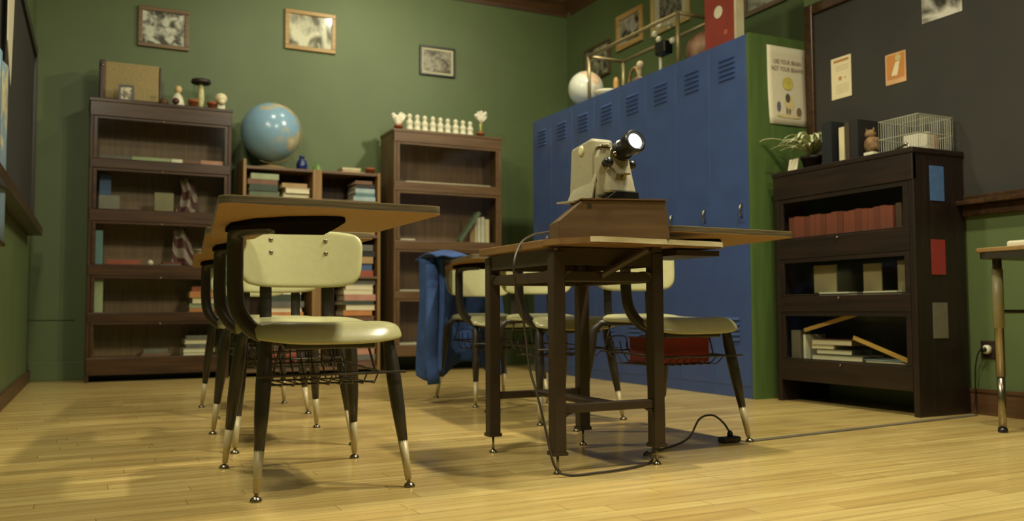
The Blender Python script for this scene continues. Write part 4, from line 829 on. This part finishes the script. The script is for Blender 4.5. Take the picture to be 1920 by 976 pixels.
# ---------------------------------------------------------------- on the dark bookcase
T3 = CZ
pt_ = thing('spider_plant', (3.22, 3.24, T3), 'spider plant with drooping striped leaves in a dark pot on the dark bookcase', 'plant')
MB().lathe((3.24, 3.235, T3), [(.035, 0), (.05, .06), (.055, .06), (.055, .075), (.045, .075), (0, .068)], 22).build('pot', mat('dark_pot', (44, 32, 24), .6), pt_, smooth=True)
lf_ = mat('variegated_leaf', (146, 156, 104), .5, scale=14, rgb2=(216, 216, 172)); rr_ = random.Random(3)
for k in range(44):
    az = rr_.uniform(0, 2*math.pi); L = rr_.uniform(.10, .19); up = rr_.uniform(.04, .09)
    if k == 0: az, L, up = 2.2, .27, .09
    if k == 1: az, L, up = 2.6, .2, .05
    if k in (2, 3, 4, 5, 6): az = 3.6+.35*(k-2); L = .17; up = .055
    d = Vector((math.cos(az), math.sin(az), 0)); n_ = Vector((-d.y, d.x, 0)); b0 = Vector((3.24, 3.235, T3+.07))
    lfm = MB(); pts = []
    for i in range(8):
        q = i/7; p = b0+d*L*q+Vector((0, 0, up*4*q*(1-q*.78) if k else .05+.055*q*math.sin(3*q)+.04*q)); pts.append((p, .0115*(math.sin(math.pi*(.12+.86*q)))**.7+.0008))
    for p, w_ in pts:
        if p.x > XR-.035: p.x = XR-.035
        if p.y > LY0-.04: p.y = LY0-.04
        if p.y < 3.102: p.y = 3.102
    vs = []
    for p, w_ in pts: vs += [p-n_*w_, p+Vector((0, 0, -.002)), p+n_*w_]
    fs = []
    for i in range(7): fs += [(3*i, 3*i+1, 3*i+4, 3*i+3), (3*i+1, 3*i+2, 3*i+5, 3*i+4)]
    lfm._add(vs, fs).build('leaf', lf_, pt_, smooth=True, solid=.0012)
cd = MB().prism([(0, 0), (.014, .062), (.016, .062), (.004, 0)], 3.275, 3.335, 'xz')
tag(cd.build('white_card', PAPER, origin=(0, 3.3, 0)), 'small white card leaning in front of the plant pot', 'card')
bpy.data.objects['white_card'].location = (3.145, 3.268, T3)
gt = 'binders on top of the dark bookcase'
for i, (ya, yb, zt, c_, lb) in enumerate(((3.03, 3.09, 1.325, (30, 32, 34), 'tall black binder at the left on top of the dark bookcase'), (2.955, 2.985, 1.285, (206, 194, 150), 'ivory upright book between black binders on top of the dark bookcase'), (2.925, 2.95, 1.30, (70, 58, 42), 'brown upright book right of the ivory one on top of the dark bookcase'), (2.875, 2.92, 1.305, (34, 32, 30), 'black binder left of the owl on top of the dark bookcase'))):
    t = thing('binder', (3.22, (ya+yb)/2, T3), lb, 'binder', gt)
    m_ = plain(c_, .5); c = .003
    MB().box(3.16, 3.32, ya, ya+c, T3, zt).box(3.16, 3.32, yb-c, yb, T3, zt).box(3.16, 3.163, ya+c, yb-c, T3, zt).build('cover', m_, t)
    MB().box(3.163, 3.315, ya+c, yb-c, T3+.003, zt-.005).build('pages', PAGES, t)
ow = thing('owl_figurine', (3.19, 2.825, T3), 'brown owl figurine on a white block between binders and wire cage', 'figurine')
MB().box(3.165, 3.215, 2.80, 2.85, T3, T3+.024).build('block', WHITE, ow, bevel=.003)
OW = mat('owl_brown', (92, 68, 42), .8, scale=40, rgb2=(134, 104, 64), bump=.3)
MB().lathe((3.19, 2.825, T3+.024), [(.022, 0), (.03, .02), (.03, .045), (.02, .068), (0, .07)], 18).build('body', OW, ow, smooth=True)
hd = MB().ball((3.188, 2.828, T3+.105), .024, (1, 1.1, .95), 16)
for dy in (-.016, .016): hd.tube([(3.188, 2.828+dy, T3+.115), (3.186, 2.828+dy*1.3, T3+.136)], [.01, .001], 6)
hd.tube([(3.168, 2.828, T3+.104), (3.16, 2.828, T3+.096)], [.005, .001], 6)
hd.build('head', OW, ow, smooth=True)
for dy in (-.028, .028): MB().ball((3.195, 2.825+dy, T3+.06), .02, (1, .35, 1.5), 12).build('wing', OW, ow, smooth=True)
# wire cage
kx0, kx1, ky0, ky1, kz = 3.185, 3.40, 2.575, 2.78, T3+.15
kg = thing('wire_cage', ((kx0+kx1)/2, (ky0+ky1)/2, T3), 'grey wire cage at the near corner on top of the dark bookcase', 'cage')
CAGE = mat('galvanised_wire', (166, 164, 142), .45, .1, var=.1)
def panel(pts_fn, n_): 
    p = MB()
    for i in range(n_+1): a, b = pts_fn(i/n_); p.tube([a, b], .0011, 5)
    return p
for x in (kx0, kx1):
    p = panel(lambda t: ((x, ky0+(ky1-ky0)*t, T3+.002), (x, ky0+(ky1-ky0)*t, kz)), 16)
    for z in (T3+.003, T3+.07, kz): p.tube([(x, ky0, z), (x, ky1, z)], .0022, 6)
    p.build('wire_side', CAGE, kg)
for y in (ky0, ky1):
    p = panel(lambda t: ((kx0+(kx1-kx0)*t, y, T3+.002), (kx0+(kx1-kx0)*t, y, kz)), 16)
    for z in (T3+.003, T3+.07, kz): p.tube([(kx0, y, z), (kx1, y, z)], .0022, 6)
    p.build('wire_end', CAGE, kg)
p = panel(lambda t: ((kx0, ky0+(ky1-ky0)*t, kz), (kx1, ky0+(ky1-ky0)*t, kz)), 16)
for x in (kx0, (kx0+kx1)/2, kx1): p.tube([(x, ky0, kz), (x, ky1, kz)], .0018, 6)
p.build('wire_top', CAGE, kg)
sv = thing('silver_clip', (3.15, 2.64, T3), 'small shiny silver clip at the bookcase edge before the cage', 'clip')
MB().box(3.14, 3.17, 2.60, 2.67, T3, T3+.006).build('base', BLACK, sv)
MB().tube(smooth_path([(3.155, 2.67, T3+.008), (3.155, 2.64, T3+.016), (3.155, 2.61, T3+.02), (3.155, 2.595, T3+.006)], 4), .005, 8).ball((3.155, 2.615, T3+.024), .008, n=12).build('silver_arm', CHROME, sv, smooth=True)
for i, (xa, col, zt, lb) in enumerate(((3.27, 'white', .085, 'left'), (3.295, 'cream', .08, 'middle'), (3.32, 'pink', .075, 'right'))):
    book('book', 'small %s book, %s of the three inside the wire cage' % (col, lb), xa, xa+.02, 2.60, 2.72, T3+.001, T3+zt, col, 'x', group='books inside the cage')

# ---------------------------------------------------------------- jacket on the rear chair
jk = thing('jacket', (1.75, 4.2, 0), 'blue jacket draped over the rear right chair desk, hanging to near the floor', 'jacket')
def j_top(u, v):   # over the side of the desk arm
    x = 1.505+.21*u; y = 3.86+.30*v
    z = .690+.044*math.sin(math.pi*(.1+.8*v))*math.sin(math.pi*(.2+.7*u))+.005*math.sin(11*u+5*v)
    return (x, y, z)
MB().grid(j_top, 14, 14).build('shoulder', DENIM, jk, smooth=True, solid=.012, sub=1)
def j_side(u, v):  # bunched fall beside the arm
    x = 1.50+.085*u+.006*math.sin(5*v)-.006*v; y = 4.07-.10*u+.016*math.sin(u*10+2*v)
    z = .705-(.57+.02*math.sin(5*u))*v
    return (x, y, z)
MB().grid(j_side, 18, 18).build('side_fall', DENIM, jk, smooth=True, solid=.014, sub=1)
def j_back(u, v):
    x = 1.63+.40*u; y = 4.345+.022*math.sin(13*u+1.5*v)+.02*v
    z = .62-(.49+.05*math.sin(6*u+1))*v
    return (x, y, z)
MB().grid(j_back, 22, 16).build('back_fall', DENIM, jk, smooth=True, solid=.014, sub=1)
MB().tube(smooth_path([(2.03, 4.36, .58), (2.06, 4.38, .42), (2.065, 4.38, .26), (2.07, 4.37, .10)], 5), [.045]*16, 12, flat=.6).build('sleeve', DENIM, jk, smooth=True)
MB().tube(smooth_path([(1.54, 4.0, .67), (1.535, 3.99, .45), (1.53, 3.985, .27), (1.54, 3.98, .10)], 5), [.034, .036, .036, .036, .036, .036, .036, .036, .035, .035, .034, .034, .034, .033, .033, .032], 12, flat=.6).build('sleeve', DENIM, jk, smooth=True)

# red box of books in rack of the chair behind the table
rk = thing('red_book', (1.83, 2.6, .268), 'thick red book lying in the wire rack under the chair by the lockers', 'book')
MB().hexa([(1.745, 2.45, .268), (1.965, 2.475, .268), (1.738, 2.64, .268), (1.955, 2.665, .268), (1.745, 2.45, .272), (1.965, 2.475, .272), (1.738, 2.64, .272), (1.955, 2.665, .272)]).hexa([(1.745, 2.45, .350), (1.965, 2.475, .350), (1.738, 2.64, .350), (1.955, 2.665, .350), (1.745, 2.45, .354), (1.965, 2.475, .354), (1.738, 2.64, .354), (1.955, 2.665, .354)]).hexa([(1.745, 2.45, .272), (1.965, 2.475, .272), (1.7448, 2.456, .272), (1.9648, 2.481, .272), (1.745, 2.45, .35), (1.965, 2.475, .35), (1.7448, 2.456, .35), (1.9648, 2.481, .35)]).build('cover', mat('red_cloth', (128, 34, 24), .6, var=.1), rk)
MB().hexa([(1.749, 2.457, .272), (1.957, 2.48, .272), (1.743, 2.633, .272), (1.948, 2.656, .272), (1.749, 2.457, .35), (1.957, 2.48, .35), (1.743, 2.633, .35), (1.948, 2.656, .35)]).build('pages', mat('red_page_edges', (110, 40, 28), .8), rk)

rk.location.x += .013

# ---------------------------------------------------------------- side table at the right edge
sd = thing('work_table', (3.15, 1.85, 0), 'table with cream and chrome legs at the right edge by the wall', 'table')
def rr2(c, r, a0, a1, n=6): return [(c[0]+r*math.cos(math.radians(a0+(a1-a0)*i/n)), c[1]+r*math.sin(math.radians(a0+(a1-a0)*i/n))) for i in range(n+1)]
out = [(3.43, 2.13)] + rr2((2.96, 2.07), .06, 90, 180) + [(2.86, 1.35), (3.43, 1.35)]
out = [(3.43, 2.16)] + rr2((2.975, 2.10), .06, 90, 180) + rr2((2.975, 1.4), .06, 180, 270) + [(3.43, 1.34)]
MB().prism(out, .648, .664).build('tabletop', wood('table_laminate', (132, 104, 62), (150, 120, 74), 'x', .4), sd, bevel=.003)
MB().prism([(a*.97+.09, b*.97+.05) for a, b in out], .625, .648).build('apron', FRAME, sd)
for x, y in ((3.015, 2.12), (3.39, 2.12), (3.015, 1.42), (3.39, 1.42)):
    lo = MB().tube([(x, y, .20), (x, y, .63)], [.0155, .0155], 14).build('leg', CHROME, sd, smooth=True)
    MB().tube([(x, y, .375), (x, y, .59)], .0185, 14).build('cream_sleeve', mat('cream_enamel_leg', (150, 142, 106), .4), lo, smooth=True)
    MB().tube([(x, y, .014), (x, y, .21)], .0135, 14).build('lower_leg', CHROME, lo, smooth=True)
    MB().lathe((x, y, 0), [(.016, 0), (.017, .006), (.015, .016), (0, .016)], 14).build('foot', BLACK, lo, smooth=True)
MB().tube([(3.015, 2.12, .435), (3.39, 2.12, .435)], .007, 8).build('cross_bar', FRAME, sd, smooth=True)
tag(MB().box(3.04, 3.30, 1.75, 2.10, .664, .692).build('paper_pad', PAPER, bevel=.008), 'thick white paper pad on the table at the right edge', 'paper')
# outlet and cord
ot = thing('wall_outlet', (XR, 2.455, .245), 'dark brown wall outlet with a round white plug on the green wall', 'outlet')
MB().box(XR-.008, XR-.0005, 2.405, 2.505, .237, .311).build('cover_plate', mat('brown_plate', (44, 32, 24), .4), ot, bevel=.003)
MB().lathe((XR-.008, 2.47, .275), [(.019, 0), (.019, .014), (.015, .02), (0, .02)], 20, (-1, 0, 0)).build('plug', WHITE, ot, smooth=True)
MB().lathe((XR-.028, 2.472, .275), [(.011, 0), (.011, .012), (0, .013)], 16, (-1, 0, 0)).build('plug_face', BLACK, ot, smooth=True)
tag(MB().tube(smooth_path([(XR-.03, 2.478, .275), (XR-.035, 2.495, .262), (XR-.03, 2.515, .2), (XR-.028, 2.52, .12), (XR-.03, 2.52, .06), (XR-.04, 2.515, .02), (XR-.05, 2.508, .005)], 5), .003, 6).build('outlet_cord', BLACK, smooth=True), 'thin black cord hanging from the wall outlet to the floor', 'cord')
